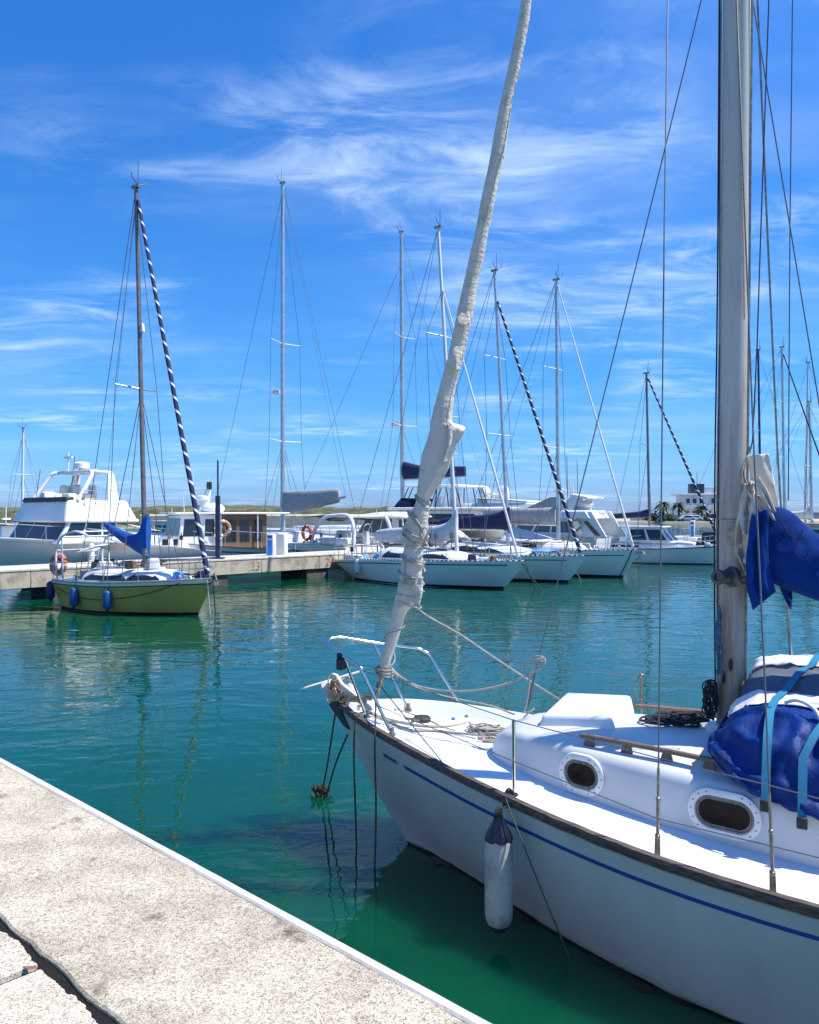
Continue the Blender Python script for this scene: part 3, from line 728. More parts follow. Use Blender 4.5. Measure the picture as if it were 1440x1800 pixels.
# fore hatch
mb = MB(); rz = lambda s, n: roof_z(s, n)
hz = 1.30
mb.add([L3(2.02, .27, rz(2.0, .27)-.02), L3(2.62, .27, rz(2.62, .27)-.02), L3(2.62, -.42, rz(2.6, .4)-.02), L3(2.02, -.42, rz(2, .4)-.02),
        L3(2.05, .24, hz+.03), L3(2.59, .24, hz+.085), L3(2.59, -.39, hz+.115), L3(2.05, -.39, hz+.085)],
       [(0, 1, 2, 3), (7, 6, 5, 4), (4, 5, 1, 0), (5, 6, 2, 1), (6, 7, 3, 2), (7, 4, 0, 3)])
mb.build('fore_hatch', M['white'], R, bevel=.03, seg=4)
M['oldteak'] = mat('silvered_teak', (.24, .165, .11), .75, col2=(.14, .11, .09), vs=9, bump=.5, bs=50, stretch=(.6, 4, 4))
# handrails on the roof
for sd in (1, -1):
    mb = MB(); n0 = .52 if sd > 0 else -.62
    pth = [(2.5+.28*i, n0+sd*.055*i) for i in range(6)]
    top = [L3(s, n, roof_z(s, n)+.062) for s, n in pth]
    mb.tube([top[0]+Vector((.07, -.012*sd, -.004))]+top, .019, 8)
    for s, n in pth[::1]:
        z = roof_z(s, n); mb.box(L3(s, n, z+.024), (.09, .024, .066), -.19*sd, top=.6)
    mb.build('handrail', M['oldteak'], R, bevel=.004)

# mast
MS = 3.385
mb = MB(); rr = []
for i in range(41):
    z = 1.30+10.2*i/40; k = 1-.0*i; s = MS+.009*(z-1.3)
    rr.append([L3(s+.098*math.cos(2*PI*j/28)*(1 if math.cos(2*PI*j/28) > 0 else .95), .070*math.sin(2*PI*j/28), z) for j in range(28)])
mb.rings(rr); mast = mb.build('mast', M['fgmast'], R)
def at_mast(z, ds=0, n=0): return L3(MS+.009*(z-1.3)+ds, n, z)
mb = MB(); mb.tube([at_mast(1.4, .1, 0), at_mast(11.4, .1, 0)], .012, 6); mb.build('sail_track', M['dsteel'], mast)
mb = MB(); mb.box(L3(MS, 0, roof_z(MS, 0)+.02), (.30, .24, .06)); mb.build('mast_step', M['white'], mast, bevel=.012)
p = fb.P(1287, 938, .075); mb = MB(); mb.box(p, (.07, .01, .16)); mb.build('cover_plate', M['dsteel'], mast, bevel=.004)
# winch on its base, pointing to port and forward
wp = fb.P(1284, 1014, .06); ax = Vector((.55, .83, .02)).normalized(); mb = MB()
def lathe(c, ax, prof, n=20):
    a = ax.orthogonal().normalized(); b = ax.cross(a); return [[c+ax*d+(a*math.cos(2*PI*j/n)+b*math.sin(2*PI*j/n))*r for j in range(n)] for d, r in prof]
mb.rings(lathe(wp, ax, [(-.02, .078), (.012, .078), (.02, .06), (.04, .05), (.085, .046), (.10, .052), (.125, .056), (.14, .052), (.141, .026), (.125, .024), (.124, .001)])); mb.build('winch', M['winch'], mast, angle=30)
for px, py in ((1285, 1168), (1272, 1190)):
    p = fb.P(px, py, .068); mb = MB(); mb.box(p, (.025, .03, .06)); mb.tube([p+Vector((0, .015, -.045)), p+Vector((0, .03, 0)), p+Vector((0, .015, .045))], .008, 6, 3); mb.build('cleat', M['black'], mast, bevel=.005)
# halyards down the front of the mast
for k, (x0, x1, mt, r_) in enumerate(((1265, 1256, 'roped', .006), (1269, 1260, 'rope', .0055), (1266, 1262, 'roped', .005))):
    mb = MB(); pts = [fb.P(x0, -60, .03), fb.P((x0+x1)/2+1, 500, .03), fb.P(x1+1, 820, .03), fb.P(x1, 1020, .03), fb.P(x1+2, 1230, .03)]
    mb.tube(pts, r_, 6, 4); mb.build('halyard', M[mt], mast)
mb = MB(); mb.tube([fb.P(1297, -40, .075), fb.P(1306, 380, .074), fb.P(1309, 560, .06)], .006, 6, 5); mb.build('halyard', M['rope'], mast)
# blue halyard tail bunched on the mast
random.seed(3); mb = MB()
for k in range(7):
    pts = [fb.P(1263+random.uniform(-3, 4), 1062+random.uniform(0, 20), .08)]
    for q in range(6): pts.append(fb.P(1264+random.uniform(-6, 7), 1085+q*20+random.uniform(-6, 6), .08+random.uniform(0, .03)))
    mb.tube(pts, .0055, 5, 4)
mb.build('halyard_tail', M['ropeb'], mast)
# coil hanging low on the mast
mb = MB()
for k in range(12):
    c = fb.P(1249+random.uniform(-2, 3), 1222, .05+.008*k); rx = random.uniform(.02, .045); rz_ = random.uniform(.09, .14); tw = random.uniform(-.4, .4)
    mb.tube([c+Vector((rx*math.cos(2*PI*j/14)+.02*math.sin(j*1.3+k), tw*rx*math.sin(4*PI*j/14), rz_*math.sin(2*PI*j/14)-.03+.012*math.sin(j+k*2))) for j in range(15)], .0055, 5, 3)
mb.build('rope_coil', M['roped'], mast)

# furled headsail on the forestay
JS = [(-60, 932, 950), (0, 917, 935), (24, 914, 932), (73, 904, 923), (122, 893, 913), (171, 882, 901), (220, 872, 894), (269, 863, 887), (300, 857, 879), (349, 846, 870), (398, 837, 860), (447, 826, 851), (496, 815, 839), (545, 804, 832), (561, 801, 829), (600, 793, 820), (641, 784, 811), (653, 780, 807), (702, 768, 797), (741, 759, 795), (752, 757, 806), (776, 751, 806), (800, 743, 797), (825, 739, 788), (849, 736, 775), (874, 733, 758), (882, 732, 753), (897, 726, 755), (921, 713, 752), (946, 711, 750), (958, 712, 744), (982, 707, 744), (1007, 704, 743), (1031, 699, 742), (1056, 694, 737), (1063, 692, 731), (1075, 691, 717), (1105, 684, 706), (1129, 678, 699), (1154, 671, 690), (1175, 669, 684)]
mb = MB(); rr = []
ys = list(np.linspace(-60, 1175, 330)); K_ = 64
for y in ys:
    xl = tab([(q[0], q[1]) for q in JS], y); xr = tab([(q[0], q[2]) for q in JS], y)
    a = fb.P(xl, y); b = fb.P(xr, y); c = (a+b)/2; hw = (b-a).length/2; xd = (b-a).normalized(); ring = []
    for j in range(K_):
        t = 2*PI*j/K_; sp = ((t/(2*PI)+c.z*.16) % 1.0); sp2 = ((t/(2*PI)+c.z*.16+.30) % 1.0)
        sp3 = ((t/(2*PI)*2-c.z*.55+.2*noise.noise((c.z*2, t, 0))) % 1.0); k = .86+.17*sp**2.2+.10*sp2**3+.035*noise.noise((math.cos(t)*1.4+c.z*.6, math.sin(t)*1.4, c.z*2.6))+.035*noise.noise((math.cos(t)*3+9, math.sin(t)*3+c.z*1.2, c.z*4))+.018*noise.noise((math.cos(t)*2+9, math.sin(t)*2+c.z*6, c.z*11))
        ring.append(c+xd*(hw*math.cos(t)*k)+Vector((0, 1, 0))*(min(hw, .085)*.9*math.sin(t)*k))
    rr.append(ring)
mb.rings(rr); jib = mb.build('furled_sail', M['sail'], R, angle=55)
# loose flap of sail cloth standing off the roll, torn edge patches
def sheet(name, left, right, n0, amp, fr, mt, parent, nu=26, nv=14, th=.006, bt=fb, seed=0, dn=0.):
    mb = MB(); rows = []
    def along(P, t):
        d = [0]
        for i in range(len(P)-1): d.append(d[-1]+math.hypot(P[i+1][0]-P[i][0], P[i+1][1]-P[i][1]))
        x = t*d[-1]; return tab(list(zip(d, [p[0] for p in P])), x), tab(list(zip(d, [p[1] for p in P])), x)
    for i in range(nu+1):
        a = along(left, i/nu); b = along(right, i/nu); row = []
        for j in range(nv+1):
            t = j/nv; n = n0+dn*t+amp*math.sin(fr*t*2*PI+2.5*noise.noise((i*.11, t*2, seed)))+amp*.8*noise.noise((i*.17+seed, t*3.3, 1.7))
            row.append(bt.P(a[0]+(b[0]-a[0])*t, a[1]+(b[1]-a[1])*t, n))
        rows.append(row)
    mb.rings(rows, closed=False); return mb.build(name, mt, parent, angle=80, solid=th)
sheet('sail_flap', [(786, 740), (788, 760), (786, 785), (776, 812)], [(792, 742), (818, 753), (807, 776), (790, 814)], .10, .02, .7, M['sail'], jib, dn=-.09, seed=2)
sheet('sail_flap', [(801, 560), (804, 566), (812, 574)], [(822, 540), (826, 556), (827, 568)], .095, .008, .6, M['sail'], jib, dn=-.05, seed=5, nu=10, nv=8)
sheet('sail_flap', [(784, 636), (790, 642), (797, 650)], [(812, 590), (812, 625), (808, 652)], .10, .012, .6, M['sail'], jib, dn=-.07, seed=8, nu=12, nv=8)
sheet('sail_flap', [(716, 1040), (722, 1052), (735, 1066)], [(742, 1012), (743, 1035), (737, 1064)], .06, .012, .6, M['sail'], jib, seed=9, nu=12, nv=8)
# lashings round the roll
def lash(y0, y1, turns, r_, mt='rope', nm='lashing'):
    mb = MB(); pts = []; N = int(turns*18)
    for i in range(N+1):
        f_ = i/N; y = y0+(y1-y0)*f_; xl = tab([(q[0], q[1]) for q in JS], y); xr = tab([(q[0], q[2]) for q in JS], y)
        a = fb.P(xl, y); b = fb.P(xr, y); c = (a+b)/2; hw = (b-a).length/2+.006; xd = (b-a).normalized(); t = 2*PI*turns*f_
        pts.append(c+xd*hw*1.03*math.cos(t)+Vector((0, 1, 0))*min(hw, .09)*1.0*math.sin(t)+Vector((0, 0, .03*math.sin(t*.5+y0)-.05*math.cos(t))))
    mb.tube(pts, r_, 6); mb.build(nm, M[mt], jib)

mb = MB()
for k in range(6):
    o = k*3.4; mb.tube([fb.P(716+o*.3, 899+o, .02), fb.P(722+o*.5, 902+o, .085), fb.P(736+o*.35, 919+o*.9, .115), fb.P(747+o*.1, 938+o*.5, .10), fb.P(752, 946+o*.3, .03)], .0075, 6, 5)
mb.build('lashing', M['rope'], jib)
lash(935, 952, 3, .008); lash(978, 990, 2, .007); lash(1008, 1028, 3, .006); lash(878, 882, 1.6, .006); lash(1045, 1056, 1.3, .005); lash(1090, 1170, 1.2, .006)
mb = MB(); mb.tube([fb.P(743, 958, .11), fb.P(749, 945, .12), fb.P(752, 932, .12), fb.P(745, 928, .12), fb.P(738, 940, .12), fb.P(748, 952, .12)], .008, 6, 5); mb.tube([fb.P(712, 985, .09), fb.P(711, 1010, .09), fb.P(711, 1028, .09)], .008, 6, 4); mb.build('lashing', M['rope'], jib)
# forestay foot: turnbuckle and knotted lines
mb = MB(); mb.tube([fb.P(680, 1170), fb.P(668, 1195), fb.P(664, 1228)], .012, 8); mb.tube([fb.P(672, 1188), fb.P(667, 1208)], .024, 8); mb.build('turnbuckle', M['dsteel'], R)
mb = MB()
for k in range(9):
    c = fb.P(676, 1180+random.uniform(-5, 6)); q = random.uniform(.05, .075); tl = random.uniform(-.3, .3)
    mb.tube([c+Vector((q*math.cos(2*PI*j/12), q*math.sin(2*PI*j/12), tl*q*math.cos(2*PI*j/12)+.008*j/12)) for j in range(13)], .008, 5, 2)
mb.tube([fb.P(664, 1178, .05), fb.P(658, 1172, .06), fb.P(661, 1184, .06)], .008, 5, 3); mb.tube([fb.P(688, 1178, .05), fb.P(697, 1186, .05), fb.P(697, 1192, .04)], .008, 5, 3)
mb.build('knot', M['rope'], R)

# pulpit and stanchions
def Zf(px, py, dz=0):     # photo pixel on the deck level of the near boat
    s = 1.; n0 = .2
    for _ in range(60):
        b_ = max(tab(DKP, max(s, 0)), .02); l = fb.loc(Z(px, py, FT(max(s, 0))-.05+.05*min(1, b_*1.2)*max(0, 1-(n0/b_)**2)+dz)); s = .5*s-.5*l.x; n0 = l.y
    return l
T = [(634, 1175, .40), (623, 1165, .36), (602, 1152, .27), (585, 1140, .15), (577, 1131, .08), (579, 1125, .03), (588, 1121, -.03), (602, 1120.5, -.10), (634, 1126, -.22), (669, 1131, -.36), (696, 1135, -.45), (734, 1140, -.56), (746, 1145, -.60), (755, 1151, -.62)]
top = [fb.P(*t) for t in T]
mb = MB(); mb.tube([Zf(689, 1292)]+[fb.P(640, 1186, .41)]+top+[fb.P(762, 1163, -.63)]+[L3(1.0, -.68, FT(1.0)-.02)], .0145, 10, 4)
mb.build('pulpit', M['steel'], R)
for a, b in (((605, 1156, .28), Zf(645, 1261)), ((657, 1130, -.33), L3(.52, -.42, FT(.52)-.02)), ((594, 1148, .2), None)):
    if b is None: continue
    mb = MB(); mb.tube([fb.P(*a), b], .0135, 10); mb.build('pulpit_leg', M['steel'], R)
mb = MB(); c = fb.P(600, 1167, .28); mb.box(c, (.07, .07, .10)); mb.box(c+Vector((.02, .0, .07)), (.04, .04, .05)); mb.build('navigation_light', M['black'], R, bevel=.012)
for f_ in (Zf(689, 1292), Zf(645, 1261), L3(1.0, -.68, FT(1.0)-.03), L3(.52, -.42, FT(.52)-.03)):
    mb = MB(); mb.rings([[f_+Vector((q*math.cos(2*PI*j/12), q*math.sin(2*PI*j/12), z)) for j in range(12)] for z, q in ((-.02, .035), (.0, .035), (.02, .022), (.06, .018))]); mb.build('socket', M['dsteel'], R)
st_top = fb.P(903, 1266, 1.0); st_bot = Zf(904, 1402)
mb = MB(); mb.tube([st_bot, st_top], .0135, 10); mb.tube([st_bot-Vector((0, 0, .02)), st_bot+Vector((0, 0, .07))], .02, 10); mb.build('stanchion', M['steel'], R)
sb_top = fb.P(1128, 1188, -1.2); mb = MB(); mb.tube([L3(-sb_top.x, -1.2, FT(2.5)), sb_top], .0135, 8); mb.ball(sb_top, .022); mb.tube([sb_top+Vector((.02, 0, 0)), sb_top+Vector((.05, .03, -.1)), sb_top+Vector((.03, .02, -.2))], .006, 5, 4); mb.build('stanchion', M['dsteel'], R)
far = L3(5.2, 1.56, FT(5.2)+.5); wr = .0035
mb = MB(); mb.tube([fb.P(636, 1178, .41), st_top, fb.P(1159, 1333, 1.28), fb.P(1350, 1380, 1.42), fb.P(1440, 1404, 1.46), far], wr, 6); mb.build('lifeline', M['wire'], R)
mb = MB(); mb.tube([fb.P(662, 1240, .40), fb.P(903, 1338, .98), fb.P(1155, 1439, 1.26), fb.P(1350, 1486, 1.42), fb.P(1440, 1508, 1.46), far-Vector((0, 0, .27))], wr, 6); mb.build('lifeline', M['wire'], R)
for dz in (0, -.25):
    mb = MB(); mb.tube([top[-2]+Vector((0, 0, dz)), sb_top+Vector((0, 0, dz)), L3(4.6, -1.5, FT(4.6)+.45+dz)], wr, 6); mb.build('lifeline', M['wire'], R)
# thin line from the stay foot to the rail (seen crossing the side deck)
mb = MB(); mb.tube([fb.P(668, 1205, .0), fb.P(714, 1262, .22), fb.P(760, 1318, .5), fb.P(800, 1362, .72), fb.P(872, 1394, 1.0)], .005, 6, 4); mb.build('deck_line', M['roped'], R)

# shrouds with turnbuckles and chainplates
def shroud(foot_px, tops, rr_=.0055, tb=True):
    f0 = Zf(*foot_px, .0); pts = [f0+Vector((0, 0, .0))]; up = [fb.P(*t) for t in tops]; d = (up[0]-f0).normalized()
    mb = MB(); mb.tube([f0+d*.35]+up, rr_, 6); mb.build('shroud', M['wire'], R)
    t_ = MB(); t_.tube([f0+d*.12, f0+d*.13, f0+d*.34, f0+d*.35], lambda t: .011, 8); t_.tube([f0+d*.33, f0+d*.52], .0085, 8); t_.ball(f0+d*.34, .015); t_.ball(f0+d*.12, .017); t_.tube([f0+d*.52, f0+d*.55], .007, 6); t_.build('turnbuckle', M['dsteel'], R)
    c_ = MB(); c_.slab([f0+Vector((-.02, 0, -.05)), f0+Vector((.02, 0, -.05)), f0+Vector((.016, 0, .0))+d*.14, f0+Vector((-.016, 0, 0))+d*.14], (0, .008, 0)); c_.build('chainplate', M['dsteel'], R, bevel=.003)
shroud((1156, 1508), [(1168, 400, .75), (1174, 0, .5), (1176, -150, .4)])
shroud((1360, 1577), [(1345, 1200, 1.25), (1324, 755, .9), (1295, 0, .45), (1290, -120, .38)])
mb = MB(); mb.tube([fb.P(1390, 1170, -1.3), fb.P(1384, 1060, -1.25), fb.P(1367, 795, -1.0), fb.P(1349, 400, -.75), fb.P(1332, 0, -.5), fb.P(1327, -120, -.42)], .0085, 7); mb.build('shroud', M['dsteel'], R)
mb = MB(); mb.tube([fb.P(1392, 1176, -1.3), fb.P(1383, 1030, -1.25)], .016, 8); mb.build('shroud_cover', M['steel'], R)
mb = MB(); mb.tube([fb.P(1386, 880, -1.2), fb.P(1389, 398, -1.0), fb.P(1394, -40, -.8)], .005, 6); mb.build('shroud', M['wire'], R)
mb = MB(); mb.tube([fb.P(1322, -8, .0), fb.P(1389, 398, -.2), fb.P(1440, 709, -.35), fb.P(1500, 1075, -.5)], .0048, 6); mb.build('backstay', M['wire'], R)
mb = MB(); mb.tube([fb.P(926, 1257), fb.P(945, 1165), fb.P(1140, 380), fb.P(1233, 0), fb.P(1255, -90)], .0048, 6); mb.tube([fb.P(930, 1236), fb.P(942, 1180)], .011, 7); mb.build('inner_forestay', M['wire'], R)
mb = MB(); mb.tube([fb.P(1354, -60, -.02), fb.P(1338, 398, -.02), fb.P(1331, 611, -.02), fb.P(1323, 775, -.01), fb.P(1318, 796, 0)], .0048, 6); mb.build('main_halyard', M['roped'], R)

# mainsail: head plate and folded cloth above the boom, then its blue cover
ms = sheet('mainsail', [(1314, 800), (1318, 830), (1322, 880), (1322, 935)], [(1351, 797), (1360, 838), (1367, 880), (1368, 935)], .02, .012, .6, M['sail2'], R, seed=3)
sheet('sail_fold', [(1312, 802), (1304, 830), (1310, 862), (1330, 890), (1345, 915)], [(1316, 800), (1309, 830), (1318, 858), (1346, 880), (1364, 915)], .07, .022, 1.2, M['sail2'], ms, seed=6)
sheet('sail_fold', [(1308, 850), (1304, 880), (1300, 905), (1306, 940)], [(1322, 845), (1330, 880), (1336, 905), (1338, 935)], .07, .04, 1.6, M['sail'], ms, seed=7)
sheet('sail_fold', [(1306, 860), (1297, 895), (1293, 930), (1291, 968), (1300, 985), (1311, 1010)], [(1326, 860), (1322, 900), (1318, 940), (1318, 985), (1318, 998), (1317, 1012)], .06, .028, 1.3, M['sail2'], ms, seed=11)
sheet('sail_fold', [(1322, 850), (1336, 870), (1352, 895)], [(1334, 838), (1352, 868), (1364, 900)], .10, .02, 1.1, M['sail2'], ms, seed=13, nu=14)
mb = MB(); mb.torus(fb.P(1308, 1020, .05), .022, .004, (0, 1, 0)); mb.build('cringle', M['black'], ms)
mb = MB()
mb.tube([fb.P(1316, 796), fb.P(1319, 786)], .012, 6); mb.tube([fb.P(1308, 850, .05), fb.P(1312, 868, .06), fb.P(1309, 885, .06), fb.P(1313, 905, .06)], .012, 6, 3); mb.build('sail_slides', M['dsteel'], ms)
# boom hidden within the cover
mb = MB(); mb.tube([fb.P(1308, 985), fb.P(1440, 1000), L3(6.8, 0, 2.5)], .06, 12); mb.build('boom', M['alu'], R)
mb = MB(); cov = []
rr = []
top_ = [(1330, 900), (1345, 890), (1375, 893), (1395, 902), (1420, 925), (1440, 938), (1480, 950)]; bot_ = [(1336, 1000), (1350, 1020), (1378, 1034), (1395, 1040), (1420, 1050), (1440, 1057), (1480, 1068)]
for i in range(80):
    x = 1330+150*i/79; a = fb.P(x, tab(top_, x)); b = fb.P(x, tab(bot_, x)); c = (a+b)/2; hz_ = (a.z-b.z)/2; ring = []
    for j in range(40):
        t = 2*PI*j/40; k = 1-.16*abs(noise.noise((c.x*7+math.sin(t)*1.6, math.cos(t)*1.2, 8+math.sin(t))))+.05*max(0, math.sin(c.x*22+t*2.2+2*noise.noise((c.x*4, t, 0))))**5+.09*noise.noise((c.x*5, math.cos(t)*1.5+c.x*2, math.sin(t)*1.8))+.05*noise.noise((c.x*14, math.cos(t)*4, math.sin(t)*4))
        ring.append(c+Vector((0, .135*math.cos(t)*k*(1-.35*math.sin(t)), hz_*math.sin(t)*(1+.03*noise.noise((c.x*9, t, 3))))))
    rr.append(ring)
last = rr[-1]; ctr = sum(last, Vector())/len(last)
for i in range(1, 40):
    q = i/39; sh = 1-.45*q; rr.append([ctr+Vector((-2.6*q, (p.y-ctr.y)*sh*(1+.1*noise.noise((i*.5, j*.4, 2))), -.12*q+(p.z-ctr.z)*sh*(1+.12*noise.noise((i*.4, j*.3, 6))))) for j, p in enumerate(last)])
mb.rings(rr); cv = mb.build('sail_cover', M['royal'], R, angle=80)
sheet('cover_flap', [(1321, 906), (1316, 950), (1312, 990), (1312, 1020), (1324, 1072)], [(1352, 893), (1350, 940), (1352, 990), (1360, 1025), (1364, 1040)], .17, .025, 1.6, M['royal'], cv, seed=21, nu=30, nv=18)
sheet('cover_flap', [(1371, 1030), (1375, 1042), (1389, 1070)], [(1393, 1034), (1393, 1050), (1391, 1071)], -.10, .015, .8, M['royal'], cv, seed=22)
mb = MB(); mb.tube([fb.P(1356, 898, .16), fb.P(1372, 915, .17), fb.P(1386, 938, .17), fb.P(1404, 945, .165), fb.P(1412, 930, .15)], .004, 5, 4); mb.tube([fb.P(1405, 945, .17), fb.P(1398, 965, .165), fb.P(1412, 985, .17), fb.P(1424, 965, .17)], .004, 5, 4); mb.build('cover_lacing', M['navy'], cv)
mb = MB(); mb.tube([fb.P(1262, 912, .06), fb.P(1297, 913, .08), fb.P(1320, 917, .1)], .003, 5); mb.build('lashing', M['dsteel'], R)

# deck fittings forward
mb = MB(); c = Zf(742, 1268); mb.rings([[c+Vector((q*math.cos(2*PI*j/18), q*math.sin(2*PI*j/18), z)) for j in range(18)] for z, q in ((0, .075), (.03, .08), (.045, .07), (.05, .03))]); mb.build('ventilator', M['rubber'], R)
mb = MB(); c = Zf(725, 1271); mb.tube([c+Vector((-.07, 0, .035)), c+Vector((.07, .01, .035))], .012, 7); mb.tube([c, c+Vector((0, 0, .035))], .014, 6); mb.build('cleat', M['dsteel'], R)
mb = MB(); c = Zf(797, 1267); mb.tube([c, c+Vector((0, 0, .03))], .02, 8); mb.build('filler_cap', M['pblue'], R)
mb = MB(); c = fb.P(592, 1222); mb.tube([c+Vector((0, -.06, 0)), c+Vector((0, .06, 0))], .03, 10); mb.slab([c+Vector((.06, -.05, -.05)), c+Vector((-.35, -.05, -.02)), c+Vector((-.35, -.05, .02)), c+Vector((.06, -.05, .04))], (0, .012, 0)); mb.slab([c+Vector((.06, .04, -.05)), c+Vector((-.35, .04, -.02)), c+Vector((-.35, .04, .02)), c+Vector((.06, .04, .04))], (0, .012, 0)); mb.build('bow_roller', M['dsteel'], R)
for px, py in ((640, 1240), (627, 1248)):
    mb = MB(); c = Zf(px, py); mb.tube([c+Vector((-.06, 0, .04)), c+Vector((.06, 0, .04))], .011, 7); mb.tube([c, c+Vector((0, 0, .04))], .016, 6); mb.build('bow_cleat', M['dsteel'], R)
# bulwark sheet inside the starboard bow
mb = MB(); rr = []
for i in range(30):
    u = .01+.2*i/29; p = fh.pt(u, 1, -1, -.02); k = .045+.03*math.sin(PI*i/29); rr.append([p+Vector((0, .03, -.06)), p+Vector((0, .015, k-.02)), p+Vector((0, .0, k)), p+Vector((0, -.02, k-.01)), p+Vector((0, -.02, -.06))])
mb.rings(rr); mb.build('bulwark', M['deck'], R)

# anchor lying in the bow roller
def at_s(px, py, s): return fb.wld(fb.S(px, py, s))
an = thing('anchor', 'pale folding anchor with a thin stock rod hanging over the bow of the near boat', 'anchor', fb.wld(L3(0.1, 0, 1.2)))
def La(v): return Vector(v)-Vector(an.location)
wpx = lambda px, py, n=0.: fb.wld(fb.P(px, py, n))
mb = MB(); mb.slab([La(wpx(563, 1203, .0)), La(wpx(578, 1196, -.05)), La(wpx(588, 1228, -.02)), La(wpx(612, 1281, .05)), La(wpx(578, 1240, .03))], Vector((.035, .06, .01))); mb.build('fluke', mat('anchor_paint', (.66, .62, .54), .6, col2=(.48, .40, .31), vs=14, thr=(.5, .8)), an, bevel=.006)
mb = MB(); mb.slab([La(wpx(577, 1238, .06)), La(wpx(592, 1230, .04)), La(wpx(613, 1283, .07)), La(wpx(603, 1276, .09))], Vector((.02, .02, .0))); mb.build('fluke', M['rubber'], an, bevel=.004)  # dark plate under the fluke: underside shade put into its colour
mb = MB(); mb.slab([La(wpx(598, 1190, -.20)), La(wpx(610, 1186, -.22)), La(wpx(622, 1222, -.16)), La(wpx(606, 1226, -.12))], Vector((.03, .05, .01))); mb.build('fluke', bpy.data.materials['anchor_paint'], an, bevel=.006)
mb = MB(); mb.tube([La(wpx(528, 1212, .1)), La(wpx(632, 1181, -.25))], .013, 8); mb.build('stock', bpy.data.materials['anchor_paint'], an)
mb = MB(); mb.slab([La(wpx(582, 1184, -.02)), La(wpx(590, 1186, -.02)), La(wpx(600, 1202, -.02)), La(wpx(657, 1248, .02)), La(wpx(650, 1250, .02)), La(wpx(584, 1206, -.02))], Vector((.02, .035, 0))); mb.build('shank', bpy.data.materials['anchor_paint'], an, bevel=.006)
mb = MB()
for k in range(8):
    c = La(wpx(584+k*1.5, 1196+k*3.2, .0)); mb.tube([c+Vector((.035*math.cos(2*PI*j/10), .03*math.sin(2*PI*j/10), .05*math.sin(2*PI*j/10+k))) for j in range(11)], .007, 5, 2)
mb.build('lashing', mat('rusty_rope', (.28, .2, .13), .9, var=.4, vs=50), an)

# ropes, each a thing
def rope(name, label, pts, r_, mt, cat='rope', k=6, group=None):
    mb = MB(); mb.tube(pts, r_, 7, k); return tag(recenter(mb.build(name, M[mt], None)), label, cat, group)
P_ = lambda px, py, n=0.: fb.wld(fb.P(px, py, n))
rope('jib_sheet', 'pale rope from the torn lower corner of the furled sail down behind the hatch', [P_(727, 1062), P_(735, 1071), P_(760, 1088, -.05), P_(810, 1116, -.1), P_(860, 1150, -.2), P_(930, 1196, -.3), P_(1000, 1240, -.45), P_(1030, 1256, -.5)], .0085, 'rope')
rope('jib_sheet', 'pale rope sagging from the stay foot to a hook of rope on the inner stay', [P_(688, 1174), P_(705, 1190, .02), P_(735, 1206, .05), P_(780, 1214, .08), P_(830, 1214, .08), P_(880, 1205, .05), P_(925, 1188, .03), P_(953, 1172, .03), P_(958, 1160, .02), P_(948, 1158, .03), P_(940, 1166, .04), P_(936, 1175, .03)], .0085, 'rope')
rope('jib_sheet', 'pale rope lying low from the stay foot along to the coachroof front', [P_(690, 1184), P_(706, 1192, 0), P_(740, 1212, 0), P_(800, 1228, -.05), P_(860, 1240, -.08), P_(905, 1256, -.1)], .0075, 'rope')
rope('rope_hook', 'short pale rope end hooked over the knot on the inner stay', [P_(915, 1178, .02), P_(925, 1167, .02), P_(936, 1157, .02), P_(948, 1154, .02), P_(957, 1158, .02), P_(950, 1166, .03), P_(944, 1158, .03), P_(955, 1163, .03)], .009, 'rope')
rope('hanging_line', 'pale line hanging from the inner stay knot to the coachroof front edge', [P_(931, 1176, .04), P_(930, 1205, .04), P_(926, 1235, .04), P_(922, 1252, .05), P_(935, 1250, .04), P_(938, 1246, .03), P_(920, 1262, .07)], .0075, 'rope')
random.seed(11)
def pile(name, label, c, n, rx, ry, rz_, r_, mt, turn=1.0):
    mb = MB()
    for k in range(n):
        a0 = random.uniform(0, 6.28); o = Vector((random.gauss(0, rx*.25), random.gauss(0, ry*.25), 0)); q = random.uniform(.45, 1)
        m_ = 14; pts = []
        for j in range(m_+1):
            t = a0+2*PI*turn*j/m_; pts.append(c+o+Vector((rx*q*math.cos(t), ry*q*math.sin(t), r_+rz_*(k/n)*random.uniform(.6, 1)+.01*random.random())))
        mb.tube(pts, r_, 6, 4)
    return tag(recenter(mb.build(name, M[mt])), label, 'rope')
pile('rope_coil', 'coil of pale laid rope heaped on the white foredeck', fb.wld(Zf(862, 1290)), 11, .15, .10, .05, .0085, 'rope')
pile('rope_coil', 'small frayed end of pale rope on deck beside the coachroof corner', fb.wld(Zf(868, 1303)), 4, .09, .06, .012, .0085, 'rope', .8)
pile('rope_coil', 'tangle of black rope heaped on the coachroof at the mast foot', fb.wld(L3(3.05, -.05, roof_z(3.05, 0))), 13, .17, .12, .07, .009, 'roped', .9)
pile('rope_coil', 'loose black rope loops spread on the coachroof left of the mast foot heap', fb.wld(L3(2.88, .0, roof_z(2.88, .0))), 9, .14, .10, .012, .008, 'roped', .75)
D_ = lambda px, py, dz=.012: fb.wld(Zf(px, py, dz))
rope('deck_rope', 'pale laid rope stretched along the foredeck from the bow cleat to the coil', [D_(640, 1244, .03), D_(665, 1258), D_(700, 1268), D_(745, 1276), D_(790, 1276), D_(825, 1270), D_(828, 1276), D_(845, 1288, .03)], .0105, 'rope')
rope('deck_rope', 'second pale laid rope on the foredeck passing just below the ventilator', [D_(645, 1252, .02), D_(680, 1266), D_(720, 1283), D_(760, 1284), D_(800, 1288), D_(840, 1292, .03)], .0105, 'rope')
